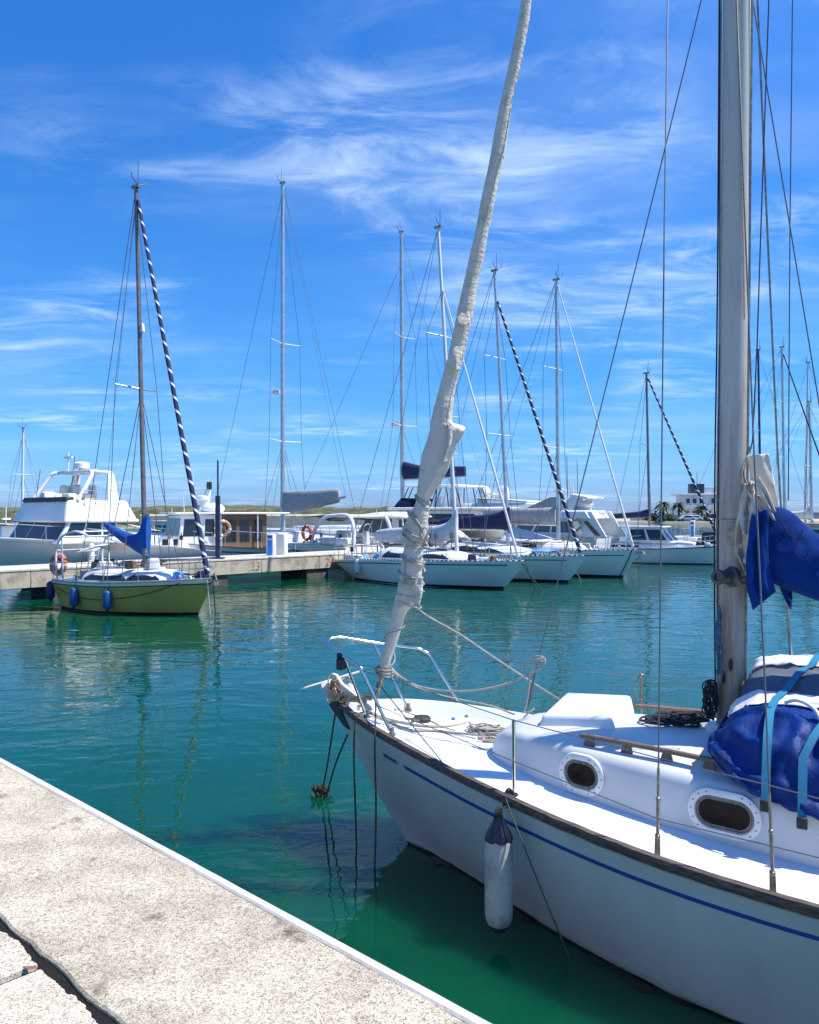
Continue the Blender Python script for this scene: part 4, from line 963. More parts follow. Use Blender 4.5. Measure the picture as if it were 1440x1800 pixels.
rope('deck_rope', 'thin slack line lying across the foredeck beyond the ventilator', [D_(655, 1240, .03), D_(700, 1248, .02), D_(745, 1262), D_(780, 1278), D_(800, 1284)], .006, 'rope')
ML = 'mooring lines at the near bow'
rope('mooring_line', 'twisted pale rope hanging from the stay foot straight down into the water', [P_(664, 1200, .03), P_(661, 1230, .2), fb.wld(fb.P(660, 1280, .45)), fb.wld(fb.P(659, 1330, .47)), fb.wld(fb.P(661, 1420, .48)), Z(658, 1528, 0)-Vector((0, 0, .2))], .0085, 'ropew', 'mooring line', group=ML)
rope('mooring_line', 'dark wet rope hanging over the toe rail beside the inner pulpit leg', [fb.wld(Zf(642, 1251, .03)), P_(630, 1256, .30), P_(624, 1275, .33), P_(622, 1330, .33), P_(624, 1400, .33), Z(628, 1480, 0)-Vector((0, 0, .2))], .0085, 'ropew', 'mooring line', group=ML)
cl = Z(567, 1398, 0)
rope('mooring_line', 'dark rope from the bow roller slanting down to the weedy clump', [P_(607, 1224, .06), P_(598, 1228, .06), P_(592, 1240, .06), P_(592, 1240, .06).lerp(cl, .35), P_(592, 1240, .06).lerp(cl, .7), cl+Vector((-.02, 0, -.05))], .0095, 'ropew', 'mooring line', group=ML)
rope('mooring_line', 'dark rope from under the stem down to the weedy clump', [P_(617, 1278, .02), P_(617, 1278, .02).lerp(cl, .5), cl+Vector((.03, 0, -.05))], .0095, 'ropew', 'mooring line', group=ML)
mb = MB()
for k in range(60):
    q = cl+Vector((random.gauss(0, .05), random.gauss(0, .05), random.uniform(-.03, .10))); mb.ball(q, (random.uniform(.008, .022), random.uniform(.008, .022), random.uniform(.01, .035)), 7, 5)
tag(recenter(mb.build('weed_clump', M['mud'])), 'muddy weed covered clump where two mooring ropes meet the water', 'weed')
rope('mooring_line', 'thin dark line from the fender lanyard aft down the hull to the water', [fb.wld(Zf(890, 1402, .03)), P_(895, 1420, 1.2), P_(950, 1560, 1.25), Z(1015, 1690, 0)-Vector((0, 0, .1))], .0048, 'ropew', 'mooring line', k=3)

# the big fender on the near side
fp = P_(877, 1640, 1.20); fz = 0.145
fr_ = .094; fo = thing('fender', 'large grey white fender with navy cone top hanging against the near white hull', 'fender', (fp.x, fp.y, fz))
H_ = .565
mb = MB(); mb.rings([[(fr_*k*math.cos(2*PI*j/28), fr_*k*math.sin(2*PI*j/28), z) for j in range(28)] for z, k in ((.0, .80), (.02, .90), (.05, .97), (.09, 1), (.3, 1.01), (H_-.03, 1), (H_, .99))]); mb.build('fender_body', M['fender'], fo)
mb = MB(); mb.rings([[(fr_*k*math.cos(2*PI*j/24), fr_*k*math.sin(2*PI*j/24), z) for j in range(24)] for z, k in ((-.055, .1), (-.05, .45), (-.025, .68), (.0, .80))]); mb.build('end_cap', M['navy'], fo)
mb = MB(); mb.rings([[(fr_*k*math.cos(2*PI*j/24)*(1+.05*math.sin(j*2.1)), fr_*k*math.sin(2*PI*j/24)*(1+.05*math.cos(j*1.7)), z) for j in range(24)] for z, k in ((H_-.005, 1.02), (H_+.015, 1.0), (H_+.07, .7), (H_+.125, .38), (H_+.155, .30), (H_+.16, .1))]); mb.build('cone_cap', mat('fender_cap', (.006, .008, .022), .4, bump=.4, bs=12), fo)
mb = MB(); tp = fb.wld(Zf(890, 1400, .05))-Vector((fp.x, fp.y, fz)); tp2 = fb.wld(Zf(903, 1397, .06))-Vector((fp.x, fp.y, fz))
for dx in (-.03, -.01, .012, .028): mb.tube([(dx, 0, H_+.06), (dx*.6, -.01, H_+.2), tp+Vector((dx*.7, -.02, -.06)), tp+Vector((dx*.5, 0, .0))], .008, 6, 4)
for k in range(5): mb.tube([tp+Vector((-.02, 0, .0)), tp.lerp(tp2, .5)+Vector((random.uniform(-.02, .02), .0, random.uniform(.0, .05))), tp2+Vector((.0, 0, random.uniform(-.02, .02)))], .008, 6, 4)
mb.torus(tp2, .026, .008, (0, 0, 1)); mb.build('lanyard', M['roped'], fo)

# inflatable dinghy lashed on the coachroof under covers
dg = thing('dinghy', 'bundled dinghy under royal blue, grey and white covers strapped on the coachroof', 'dinghy', fb.wld(L3(3.9, .1, 1.3)), R.rotation_euler.z)
def Ld(s, n, z): return L3(s, n, z)-L3(3.9, .1, 1.3)
CK = [(.925, 1.205), (.895, 1.31), (.79, 1.50), (.60, 1.60), (.46, 1.63), (.36, 1.655), (.22, 1.69), (.05, 1.745), (-.12, 1.77), (-.16, 1.80), (-.36, 1.815), (-.55, 1.79), (-.72, 1.62), (-.82, 1.34)]
def ck(k, s):
    i = min(int(k), len(CK)-2); f_ = k-i; n = tab([(q, CK[q][0]) for q in range(len(CK))], k); z = tab([(q, CK[q][1]) for q in range(len(CK))], k)
    g = max(0, min(1, (s-3.36)/.30)); g = 1-(1-g)**2
    n2 = .40+(n-.40)*(.62+.38*g) if n > .40 else n
    z2 = 1.30+(z-1.30)*(.50+.50*g)+(.06*(1-g) if k < 1 else 0)
    if k <= 1.5: n2 += .12*max(0, s-3.5)*(1-k/1.5)*.9; z2 -= .30*max(0, s-3.55)*(1-k/1.5)
    z2 += .05*(s-3.9)*(1 if k > 2 else 0)
    return n2, z2
def cover(name, k0, k1, s0, s1, mt, lift=0., amp=.014, nk=30, ns=44, edge=.0):
    mb = MB(); rows = []
    for i in range(ns+1):
        s = s0+(s1-s0)*i/ns; row = []
        for j in range(nk+1):
            k = k0+(k1-k0)*j/nk; kk = k+edge*noise.noise((s*5, k0, 1))*(1 if j in (0, nk) else 0); n, z = ck(max(0, min(kk, 12.99)), s)
            d = lift+amp*(-2.6*abs(noise.noise((s*3.1+k*.35, k*.8-s*1.2, 4)))+.8+1.2*noise.noise((s*4, k*.9, 2))+.9*noise.noise((s*11, k*2.2, 7)))+amp*1.1*max(0, math.sin((s*13+k*1.1+3*noise.noise((s*3, k*.6, 0)))))**5-amp*1.3*abs(noise.noise((s*9, k*.7, 11)))
            row.append(Ld(s-(d*.7 if s < 3.55 else 0), n+d*(.8 if n > .4 else 0), z+d))
        rows.append(row)
    mb.rings(rows, closed=False)
    return mb, rows, mt, name
mb, rows, mt, nm = cover('blue_cover', 0, 4.3, 3.37, 5.4, M['tarp'], amp=.02, ns=70, nk=34)
# front closing face
fc = rows[0]; cen = sum((Vector(p) for p in fc), Vector())/len(fc); mb.rings([fc, [Vector(p).lerp(cen, .5)+Vector((.035+.02*noise.noise((i*.4, 0, 0)), 0, -.01)) for i, p in enumerate(fc)], [cen+Vector((.05, 0, -.02))]*len(fc)], cap=False, closed=False)
low = [fc[-1], Ld(3.40, .14, 1.5), Ld(3.40, .12, 1.40), Ld(3.40, .30, 1.33), fc[0]]; mb.add(low+[cen+Vector((.05, 0, -.02))], [(0, 1, 5), (1, 2, 5), (2, 3, 5), (3, 4, 5)])
mb.build('blue_cover', M['tarp'], dg, angle=70, solid=.006)
for nm, k0, k1, s0, lift, mt_ in (('white_panel', 4.15, 5.6, 3.43, .012, 'whitet'), ('grey_cover', 5.3, 8.9, 3.50, .006, 'greyt'), ('white_panel', 8.7, 11.2, 3.52, .02, 'whitet'), ('blue_cover', 11.0, 13, 3.6, .0, 'tarp')):
    mb, rows, mt, n_ = cover(nm, k0, k1, s0, 5.4, None, lift, .012, edge=.25)
    fc = rows[0]; cen = Ld(s0+.12, .0 if k0 > 5 else .35, 1.45); mb.rings([fc, [Vector(p).lerp(cen, .6)+Vector((.02, 0, -.03)) for p in fc], [cen]*len(fc)], cap=False, closed=False)
    mb.build(nm, M[mt_], dg, angle=70, solid=.006)
def web(name, pts, wd, mt, parent):    # flat strap following (s, k) points
    mb = MB(); rr = []; P = []
    for i in range(len(pts)-1):
        for j in range(8): t = j/8; P.append((pts[i][0]+(pts[i+1][0]-pts[i][0])*t, pts[i][1]+(pts[i+1][1]-pts[i][1])*t))
    P.append(pts[-1])
    for s, k in P:
        n, z = ck(max(0, min(k, 12.9)), s); n1, z1 = ck(max(0, min(k+.15, 12.9)), s); nv = Vector((0, z1-z, -(n1-n))); nv = -nv.normalized() if nv.z < 0 else nv.normalized()
        if k < 1.2: nv = Vector((0, 1, .15)).normalized()
        c = Ld(s, n, z)+nv*.034; a = Vector((wd/2, 0, 0)); rr.append([c-a, c+a, c+a+nv*.004, c-a+nv*.004])
    mb.rings(rr); o = mb.build(name, mt, parent, angle=50); return P
for (sA, sB, sC) in ((3.70, 3.70, 3.98), (3.90, 4.05, 4.3)):
    web('strap', [(sA, -.0), (sA, 1.5), (sB, 3), (sB+.02, 4.6), (sB+(sC-sB)*.3, 6), (sC-.05, 9), (sC, 12)], .05, M['turq'], dg)
    n, z = ck(0, sA); mb = MB(); c = Ld(sA, n+.055, z-.02); mb.box(c, (.06, .02, .07)); mb.build('buckle', M['black'], dg, bevel=.008)
mb = MB(); mb.tube([Ld(3.78, .52, 1.67), Ld(3.86, .56, 1.70), Ld(3.96, .62, 1.66), Ld(4.02, .72, 1.55)], .012, 6, 5); mb.build('grab_line', M['white'], dg)

# ------------------------------------------------------------------ sailing boats across the basin
DIR = Vector((.735, -.68, 0))
def yacht(name, label, bow, fwd, L, B, Fb, Fm, Fs, rake, over, hullm, tr=.62, group=None, N=36, mx=.58):
    b = Boat(name, label, bow, fwd, 'sailing boat', group); H = Hull(L, rake, over, plan(B, tr, mx), plan(B*.86, tr*.8, mx, 1.45, 1.0), sheer(Fb, Fm, Fs, L), .85)
    H.hull(M[hullm], b.r, N); H.deck(M['gel'], b.r, .02, .06, N); return b, H
def cabin(b, H, secs, mt='gel', name='coachroof'):
    mb = MB(); mb.rings(loft_house([(s, w_, H.F(s)-.05, H.F(s)+h_, .06) for s, w_, h_ in secs])); return mb.build(name, M[mt], b.r, angle=60)
def side_strip(b, H, secs, s0, s1, lo, hi, mt='dark', name='cabin_window', taper=True, par=None):
    ws = [(s, w_) for s, w_, h_ in secs]; hs = [(s, h_) for s, w_, h_ in secs]
    for sd in (1, -1):
        mb = MB(); rr = []
        for i in range(15):
            s = s0+(s1-s0)*i/14; h_ = tab(hs, s); z0 = H.F(s)+h_*lo; k = (hi-lo)*(math.sin(PI*min(1, (i+.6)/5)/2) if taper else 1)*(math.sin(PI*min(1, (14.6-i)/4)/2)); z1 = z0+h_*k
            def at(z, off): 
                q = min(.98, max(0, (z-H.F(s)+.05)/(h_+.05))); a = math.asin(q**1.6) if q > 0 else 0; n = tab(ws, s)*(abs(math.cos(a))**(2/3.2))*(1-.10*q)
                return L3(s, sd*(n+off), z)
            rr.append([at(z0, -.03), at(z0, .014), at((z0+z1)/2, .016), at(z1, .014), at(z1, -.03)])
        mb.rings(rr, closed=False); mb.build(name, M[mt], b.r, angle=50)
def hatch(b, p, sz, mt='gel', name='hatch'):
    mb = MB(); mb.box(p, sz, top=.85); mb.build(name, M[mt], b.r, bevel=.03)

# olive green sloop at the left
g, gh = yacht('sailing_boat', 'olive green hulled sailing boat with white deck and striped furled sail', (-5.5, 22.8), (5.8, -3.2), 6.65, 1.28, 1.03, .88, .86, .62, .12, 'green', .72)
gr = g.r; g.kx = .83; gr.scale.x = .83
gh.band('rub_strake', M['white'], gr, .90, .965, 0, 1, .02); gh.band('rub_line', M['black'], gr, .868, .893, 0, 1, .012)
gh.band('boot_top', M['black'], gr, -.02, .075, 0, 1, .006)
gh.rail('toe_rail', M['alu'], gr, .022, .02, -.02)
sc = [(1.45, .2, .03), (1.6, .5, .15), (2.0, .68, .24), (2.9, .84, .29), (3.8, .90, .32), (5.1, .90, .34), (5.2, .86, .28)]
cabin(g, gh, sc); side_strip(g, gh, sc, 1.75, 2.95, .12, .82); side_strip(g, gh, sc, 3.0, 5.0, .12, .82)
hatch(g, L3(2.6, 0, gh.F(2.6)+.33), (.5, .5, .07)); hatch(g, L3(1.1, 0, gh.F(1.1)+.06), (.5, .5, .10))
mb = MB(); mb.tube([L3(.9, .35, gh.F(1)+.55), L3(4.1, .75, gh.F(4)+.52)], .04, 8); mb.build('whisker_pole', M['dsteel'], gr)
def gcp(px, py, n=0): return g.cp(px, py, n)
rig(g, gh, 3.1, gh.F(2.9)+.3, 12.5, .46, .085, 'alud', stay_z=12.1, stay='stripe', stay_s=.2, spreaders=(.47,), spw=.85, stays=2)
mb = MB(); c = g.P(246, 577); mb.box(c+Vector((.12, 0, 0)), (.16, .12, .26), top=.6); mb.build('radar_reflector', M['white'], gr, bevel=.02)
mb = MB(); bundle(mb, [(2.95, 1.55, 2.85, .10), (3.12, 1.55, 2.80, .14), (3.35, 1.66, 2.35, .17), (3.65, 1.78, 2.25, .18), (4.1, 1.95, 2.32, .17), (4.5, 2.12, 2.42, .15), (4.95, 2.32, 2.56, .10), (5.15, 2.44, 2.60, .05)], lump=.03, sc=3); mb.build('sail_cover', M['blue'], gr, angle=80)
mb = MB(); mb.tube([L3(3.15, 0, 1.9), L3(5.3, 0, 2.48)], .05, 8); mb.build('boom', M['alu'], gr)
mb = MB(); mb.tube([L3(5.28, 0, 2.48), L3(3.55, 0, 12.4)], .006, 5); mb.build('topping_lift', M['wire'], gr)
deck_gear(g, gh, .55, 5)
# stern gantry, white and curved, with a davit ladder
mb = MB()
for sd in (1, -1):
    mb.tube([L3(6.45, sd*.85, .9), L3(6.5, sd*.86, 1.7), L3(6.2, sd*.86, 2.15), L3(5.5, sd*.84, 2.32), L3(4.9, sd*.80, 2.2)], .035, 8, 5)
    mb.tube([L3(6.1, sd*.87, .9), L3(6.2, sd*.86, 2.12)], .025, 6)
for s, z in ((6.46, 1.75), (6.2, 2.15), (5.6, 2.31)): mb.tube([L3(s, .85, z), L3(s, -.85, z)], .025, 6)
mb.build('stern_arch', M['white'], gr)
mb = MB()
for n in (.25, .55): mb.tube([L3(6.5, n, .95), L3(6.25, n, 1.75)], .02, 6)
for k in range(5): mb.tube([L3(6.5-.05*k, .25, 1.05+.16*k), L3(6.5-.05*k, .55, 1.05+.16*k)], .018, 6)
mb.build('ladder', M['white'], gr)
mb = MB(); rr = []
for i in range(8):
    s = 4.6+1.2*i/7; rr.append([L3(s, n, 1.75+.22*math.sin(PI*(n+.8)/1.6)+.05*noise.noise((s*3, n*3, 0))-.15*(i/7)**2) for n in np.linspace(-.8, .8, 10)])
mb.rings(rr, closed=False); mb.build('spray_cover', M['cream'], gr, solid=.01)
for q, (s, n) in enumerate(((4.9, .55), (5.3, -.3), (5.0, .1))):
    mb = MB(); mb.box(L3(s, n, 1.15), (.2, .16, .5), q*.7, top=.8); mb.build('cockpit_bag', M[('blue', 'shade', 'lgreyc')[q]], gr, bevel=.03)
mb = MB(); mb.tube([L3(.05, .1, 1.12), L3(-.12, .0, 1.2), L3(-.2, 0, 1.02), L3(-.1, 0, .85)], .03, 6); mb.box(L3(-.16, 0, .95), (.10, .24, .16), top=.4); mb.build('bow_anchor', M['dsteel'], gr)
for (px, py, mt, lab) in ((88, 1056, 'fnavy', 'dark navy fender hanging off the stern corner of the olive green boat'), (127, 1065, 'fblue', 'blue fender on the olive green hull nearest the stern'), (193, 1066, 'fblue', 'blue fender amidships on the olive green hull')):
    s = {88: 6.55, 127: 4.9, 193: 3.15}[px]; u = s/6.65; sd = -1
    hp = gh.pt(min(u, 1), .45, sd, .13); zt = {88: .25, 127: .16, 193: .15}[px]
    if px == 88: hp = gh.pt(1, .6, sd, .02)+Vector((-.22, 0, 0))
    top_ = g.wld(gh.pt(min(u, .995), 1, sd, .0)); w_ = g.wld((hp.x, hp.y, zt))
    fender_thing(w_, .56, .125, M[mt], lab, M['black'], 'fenders on the green boat', top_)
hb = g.wld(L3(6.55, -.75, 1.32)); ring_buoy(hb, .27, .085, (-.5, -.9, .1), M['orange'], 'faded orange lifebuoy on the stern rail of the olive green boat')
for i, (a, bpt, lab, mt) in enumerate(((g.wld(L3(.1, -.1, 1.0)), Z(370, 1087, -.1), 'white line slanting from the green bow into the water', 'white'), (g.wld(L3(-.05, .0, 1.0)), Z(379, 1083, -.1), 'dark line dropping from the green bow into the water', 'ropew'))):
    rope('mooring_line', lab, [a, a.lerp(bpt, .5), bpt], .016, mt, 'mooring line', 1, 'mooring lines of the green boat')
q0_ = g.wld(gh.pt(.12, .93, -1, .03)); q1_ = g.wld(gh.pt(.95, .75, -1, .03)); qm = g.wld(gh.pt(.55, .46, -1, .05)); qa = g.wld(gh.pt(.3, .62, -1, .04)); qb = g.wld(gh.pt(.78, .55, -1, .05))
rope('slack_line', 'thin dark line drooping along the side of the olive green hull', [q0_, qa, qm, qb, q1_], .011, 'roped', 'rope')

def clutter(b, H, s0, s1, w, n, z=0., seed=1):     # loose gear on deck: winches, bags, fenders stowed, rope ends
    rnd = random.Random(seed)
    for k in range(n):
        s = rnd.uniform(s0, s1); q = rnd.uniform(-w, w); zz = H.F(s)+z+.02; t = rnd.random()
        if t < .3:
            mb = MB(); mb.rings(lathe(L3(s, q, zz), Vector((0, 0, 1)), [(0, .07), (.05, .06), (.10, .05), (.13, .065), (.14, .01)], 10)); mb.build('winch', M['steel'], b.r)
        elif t < .62:
            mb = MB(); mb.box(L3(s, q, zz+.1), (rnd.uniform(.2, .6), rnd.uniform(.2, .45), rnd.uniform(.12, .32)), rnd.uniform(0, 3), top=.8); mb.build('deck_bag', M[rnd.choice(('navy', 'greyc', 'cream', 'black', 'skylt', 'lgreyc', 'brown'))], b.r, bevel=.05)
        elif t < .85:
            mb = MB(); mb.tube([L3(s+rnd.uniform(-.3, .3), q+rnd.uniform(-.25, .25), zz+rnd.uniform(.0, .18)) for _ in range(8)], .018, 5, 4); mb.build('rope_tail', M[rnd.choice(('roped', 'rope', 'ropeb'))], b.r)
        else:
            mb = MB(); mb.tube([L3(s, q, zz), L3(s, q, zz+rnd.uniform(.3, .7))], .02, 6); mb.box(L3(s, q, zz+.45), (.12, .1, .2)); mb.build('deck_fitting', M[rnd.choice(('black', 'dsteel'))], b.r)

# three white sloops moored side by side
def sloop_common(b, H, secs, navy=True, boot='black', strake=None):
    H.band('boot_top', M[boot], b.r, -.02, .085, 0, 1, .006)
    H.rail('toe_rail', M['slots'], b.r, .028, .03, -.02)
    cabin(b, H, secs); deck_gear(b, H, .56, 6)
b1, h1 = yacht('sailing_boat', 'nearest white sloop with dark waterline and pale grey covered boom', (4.3, 30.2), DIR, 9.85, 1.6, 1.07, .93, .74, 1.05, 1.15, 'hullw', .42, mx=.52)
s1 = [(2.2, .1, .03), (2.5, .5, .16), (3.2, .85, .27), (4.4, 1.02, .38), (5.6, 1.05, .46), (6.6, 1.0, .50), (6.75, .98, .44)]
sloop_common(b1, h1, s1); side_strip(b1, h1, s1, 3.1, 4.9, .25, .85); side_strip(b1, h1, s1, 5.0, 6.5, .2, .85)
h1.band('cove_stripe', M['navy'], b1.r, .86, .90, .05, 1, .005)
hatch(b1, L3(1.8, 0, h1.F(1.8)+.08), (.6, .6, .1)); hatch(b1, L3(4.0, 0, h1.F(4)+.42), (.55, .55, .07), 'shade')
rig(b1, h1, 3.3, h1.F(3.3)+.28, 14.4, .98, .085, 'aluw', stay_z=11.8, stay='white', stay_s=.35, spreaders=(.36, .66), spw=.95, boom=(3.4, 7.6, 1.86, 1.80), stays=1)
mb = MB(); bundle(mb, [(3.30, 1.75, 3.1, .10), (3.5, 1.78, 2.75, .15), (3.9, 1.72, 2.45, .19), (4.6, 1.62, 2.34, .20), (5.6, 1.60, 2.30, .19), (6.8, 1.60, 2.22, .17), (7.7, 1.62, 2.12, .12), (7.9, 1.70, 2.0, .04)], lump=.025, sc=4); mb.build('sail_cover', M['lgreyc'], b1.r, angle=80)
for k, n in enumerate((.5, -.45)):
    mb = MB(); mb.torus(L3(8.3, n, h1.F(8.3)+.55), .34, .018, (1, 0, .15), 20, 5); mb.tube([L3(8.25, n, h1.F(8.3)), L3(8.25, n, h1.F(8.3)+.6)], .04, 6); mb.build('steering_wheel', M['steel'], b1.r)
for k in range(4):
    mb = MB(); mb.ball(L3(8.1+.35*k, -.75+.1*k, h1.F(8.3)+.12), (.2, .18, .14)); mb.build('cockpit_cushion', M[('white', 'lgreyc')[k % 2]], b1.r)
hp = h1.pt(.80, .6, -1, .13); fender_thing(b1.wld((hp.x, hp.y, .33)), .60, .115, M['fwhite'], 'white fender hanging at the stern quarter of the nearest white sloop', M['navy'], None, b1.wld(h1.pt(.80, 1, -1)))
for k, (px, py, mt) in enumerate(((955, 1040, 'ropew'), (943, 1036, 'ropew'))):
    a = b1.wld(L3(.1, -.1+.2*k, 1.0)); bp = Z(px, py, -.05); rope('mooring_line', ('dark line from the nearest white sloop bow into the water', 'shorter line beside it from the nearest white sloop bow')[k], [a, a.lerp(bp, .5)-Vector((0, 0, .04)), bp], .02, mt, 'mooring line', 1, 'mooring lines of the white sloops')

clutter(b1, h1, 6.9, 9.5, 1.0, 12, seed=3); clutter(b1, h1, .9, 2.2, .5, 4, seed=4); clutter(b1, h1, 3.4, 6.4, .8, 6, .48, 5)
b2, h2 = yacht('sailing_boat', 'middle white sloop with navy boom cover and navy striped furled sail', (7.15, 33.2), DIR, 10.2, 1.6, 1.10, .98, .85, .85, .5, 'hullw', .6)
s2 = [(2.4, .1, .03), (2.7, .5, .2), (3.4, .85, .3), (4.6, 1.0, .42), (6.2, 1.05, .52), (6.9, 1.0, .54), (7.0, .98, .5)]
sloop_common(b2, h2, s2); side_strip(b2, h2, s2, 3.5, 6.6, .25, .8)
h2.band('cove_stripe', M['navy'], b2.r, .84, .875, .06, 1, .005)
rig(b2, h2, 3.85, h2.F(3.85)+.35, 13.6, .75, .085, 'alu', stay_z=12.2, stay='stripe', stay_s=.25, spreaders=(.40, .68), spw=.9, boom=(3.95, 8.0, 2.15, 2.1), stays=1)
mb = MB(); bundle(mb, [(3.8, 1.95, 3.15, .12), (4.1, 2.08, 3.0, .17), (4.8, 2.12, 2.82, .19), (6.2, 2.12, 2.72, .18), (7.6, 2.10, 2.6, .14), (7.9, 2.12, 2.4, .06)], lump=.02, sc=4); mb.build('sail_cover', M['navy'], b2.r, angle=80)
mb = MB(); mb.rings([[L3(1.6+.9*i/5, -.6+1.2*j/6, h2.F(2)+.18+.1*math.sin(PI*j/6)*math.sin(PI*(i+.5)/6)) for j in range(7)] for i in range(6)], closed=False); mb.build('hatch_cover', M['skylt'], b2.r, solid=.02)
mb = MB(); mb.rings([[L3(6.6+1.1*i/6, 1.05*math.cos(PI*j/10), h2.F(7)+.45+(.75*math.sin(PI*j/10))*math.sin(PI*(i+1.2)/8.4)) for j in range(11)] for i in range(7)], closed=False); mb.build('spray_hood', M['lgreyc'], b2.r, solid=.02)
for k, (px, py) in enumerate(((1022, 1022),)):
    a = b2.wld(L3(.6, -.3, 1.1)); bp = Z(px, py, -.05); rope('mooring_line', 'pale line crossing the middle white sloop bow down to the water', [a, a.lerp(bp, .5)-Vector((0, 0, .03)), bp], .018, 'rope', 'mooring line', 1, 'mooring lines of the white sloops')

clutter(b2, h2, 7.2, 9.8, 1.1, 10, seed=6); clutter(b2, h2, .8, 2.4, .5, 5, seed=7); clutter(b2, h2, 3.4, 6.4, .8, 6, .5, 8)
b3, h3 = yacht('sailing_boat', 'rightmost of the three white sloops, with white furled sail and sloping deck tent', (9.95, 35.6), DIR, 10.4, 1.65, 1.24, 1.08, .95, .75, .5, 'hullw', .62)
s3 = [(2.3, .1, .03), (2.6, .5, .2), (3.4, .9, .32), (4.6, 1.05, .42), (6.4, 1.1, .5), (7.0, 1.05, .52), (7.1, 1.0, .5)]
sloop_common(b3, h3, s3); side_strip(b3, h3, s3, 4.6, 5.6, .3, .8)
h3.band('cove_stripe', M['navy'], b3.r, .80, .83, .04, 1, .005)
rig(b3, h3, 4.05, h3.F(4.05)+.3, 13.8, .12, .095, 'alu', stay_z=13.5, stay='white', stay_s=.25, spreaders=(.36, .66), spw=.95, boom=(4.15, 8.2, 2.3, 2.35), stays=1)
mb = MB(); rr = []
for i in range(9):
    s = 4.2+2.6*i/8; hz_ = .12+.75*i/8; rr.append([L3(s, n*(1.0+.1*math.sin(i)), h3.F(s)+.38+hz_*(1-abs(n))*(.9+.1*noise.noise((s*2, n*3, 0)))) for n in np.linspace(-1, 1, 13)])
mb.rings(rr, closed=False); mb.build('deck_tent', M['whitet'], b3.r, solid=.015, angle=80)
mb = MB(); rr = []
for i in range(12):
    s = 4.1+4.2*i/11; rr.append([L3(s, .25*math.cos(2*PI*j/10), 2.62+.02*s+(.42-.1*i/11+.05*noise.noise((s, j, 0)))*math.sin(2*PI*j/10)) for j in range(10)])
mb.rings(rr); mb.build('sail_cover', M['greyc'], b3.r, angle=80)
for u in (.30, .02):
    a = h3.pt(u, 1, -1, .02); p2 = h3.pt(u*.75, .06, -1, .03); rope('mooring_line', ('dark line looping down the white hull under the sloping deck tent boat rail', 'dark line following the stem of the rightmost white sloop')[u < .1], [b3.wld(a), b3.wld(h3.pt(u*.93, .6, -1, .03)), b3.wld(p2)], .022, 'ropew', 'mooring line', 4, 'mooring lines of the white sloops')
mb = MB(); mb.box(L3(-.1, 0, 1.15), (.4, .22, .12), top=.5); mb.build('bow_anchor', M['dsteel'], b3.r)

clutter(b3, h3, 7.2, 9.8, 1.1, 9, seed=9); clutter(b3, h3, .8, 3.8, .6, 9, .05, 10)
clutter(g, gh, 5.2, 6.4, .8, 14, seed=11); clutter(g, gh, .5, 1.4, .35, 5, seed=12); clutter(g, gh, 2.1, 4.9, .6, 9, .36, 13)
# small motor sailer at the right
b4, h4 = yacht('motor_sailer', 'small white motor sailer with glazed pilothouse, lying beyond the near shrouds', (17.15, 44.9), (.83, -.56), 6.6, 1.35, 1.05, .85, .8, .5, .1, 'gel', .8); b4.r['category'] = 'boat'
h4.band('boot_top', M['black'], b4.r, -.02, .06, 0, 1, .006); h4.band('rub_strake', M['navy'], b4.r, .93, .98, 0, 1, .02); h4.rail('toe_rail', M['white'], b4.r, .025, .04, -.02)
s4 = [(1.2, .1, .03), (1.5, .5, .2), (2.2, .8, .3), (3.4, .98, .33), (6.0, .98, .33), (6.1, .95, .3)]
cabin(b4, h4, s4); side_strip(b4, h4, s4, 4.3, 6.0, .2, .8)
ph = House(2.5, 5.1, .85, h4.F(3)+.25, 3.2, 5.0, .72, h4.F(3)+1.12, .9, .78); ph.build('pilothouse', M['white'], b4.r)
for u0, u1 in ((.06, .46), (.52, .93)): ph.win('window', M['dark'], b4.r, 'stbd', u0, u1, .2, .88); ph.win('window', M['dark'], b4.r, 'port', u0, u1, .2, .88)
for u0, u1 in ((.05, .47), (.53, .95)): ph.win('windscreen', M['dark'], b4.r, 'front', u0, u1, .15, .88)
mb = MB(); mb.box(L3(4.35, 0, h4.F(3)+1.16), (2.6, 1.75, .09)); mb.build('pilothouse_roof', M['white'], b4.r, bevel=.03)
deck_gear(b4, h4, .55, 5)
rig(b4, h4, 4.0, h4.F(4)+.2, 10.9, .2, .085, 'alud', stay_z=10.6, stay='stripe', stay_s=.1, spreaders=(.58,), spw=.8, back=True, stays=1)
mb = MB(); mb.tube([L3(4.1, 0, 2.62), L3(8.2, 0, 2.5)], .06, 8); mb.build('boom', M['alud'], b4.r)
mb = MB(); bundle(mb, [(4.05, 2.55, 3.1, .1), (4.6, 2.56, 2.95, .14), (6.2, 2.52, 2.8, .14), (8.0, 2.46, 2.62, .08)], lump=.02); mb.build('sail_cover', M['navy'], b4.r, angle=80)
for (px, py, s, lab) in ((1172, 985, 4.3, 'white fender amidships on the motor sailer hull'), (1123, 985, 6.1, 'white fender at the stern end of the motor sailer hull')):
    hp = h4.pt(s/6.6, .5, -1, .12); fender_thing(b4.wld((hp.x, hp.y, .22)), .52, .10, M['fwhite'], lab, M['black'], 'fenders on the motor sailer', b4.wld(h4.pt(s/6.6, 1, -1)))

clutter(b4, h4, 5.4, 6.4, .8, 6, seed=14); clutter(b4, h4, .5, 2.2, .5, 6, seed=15)
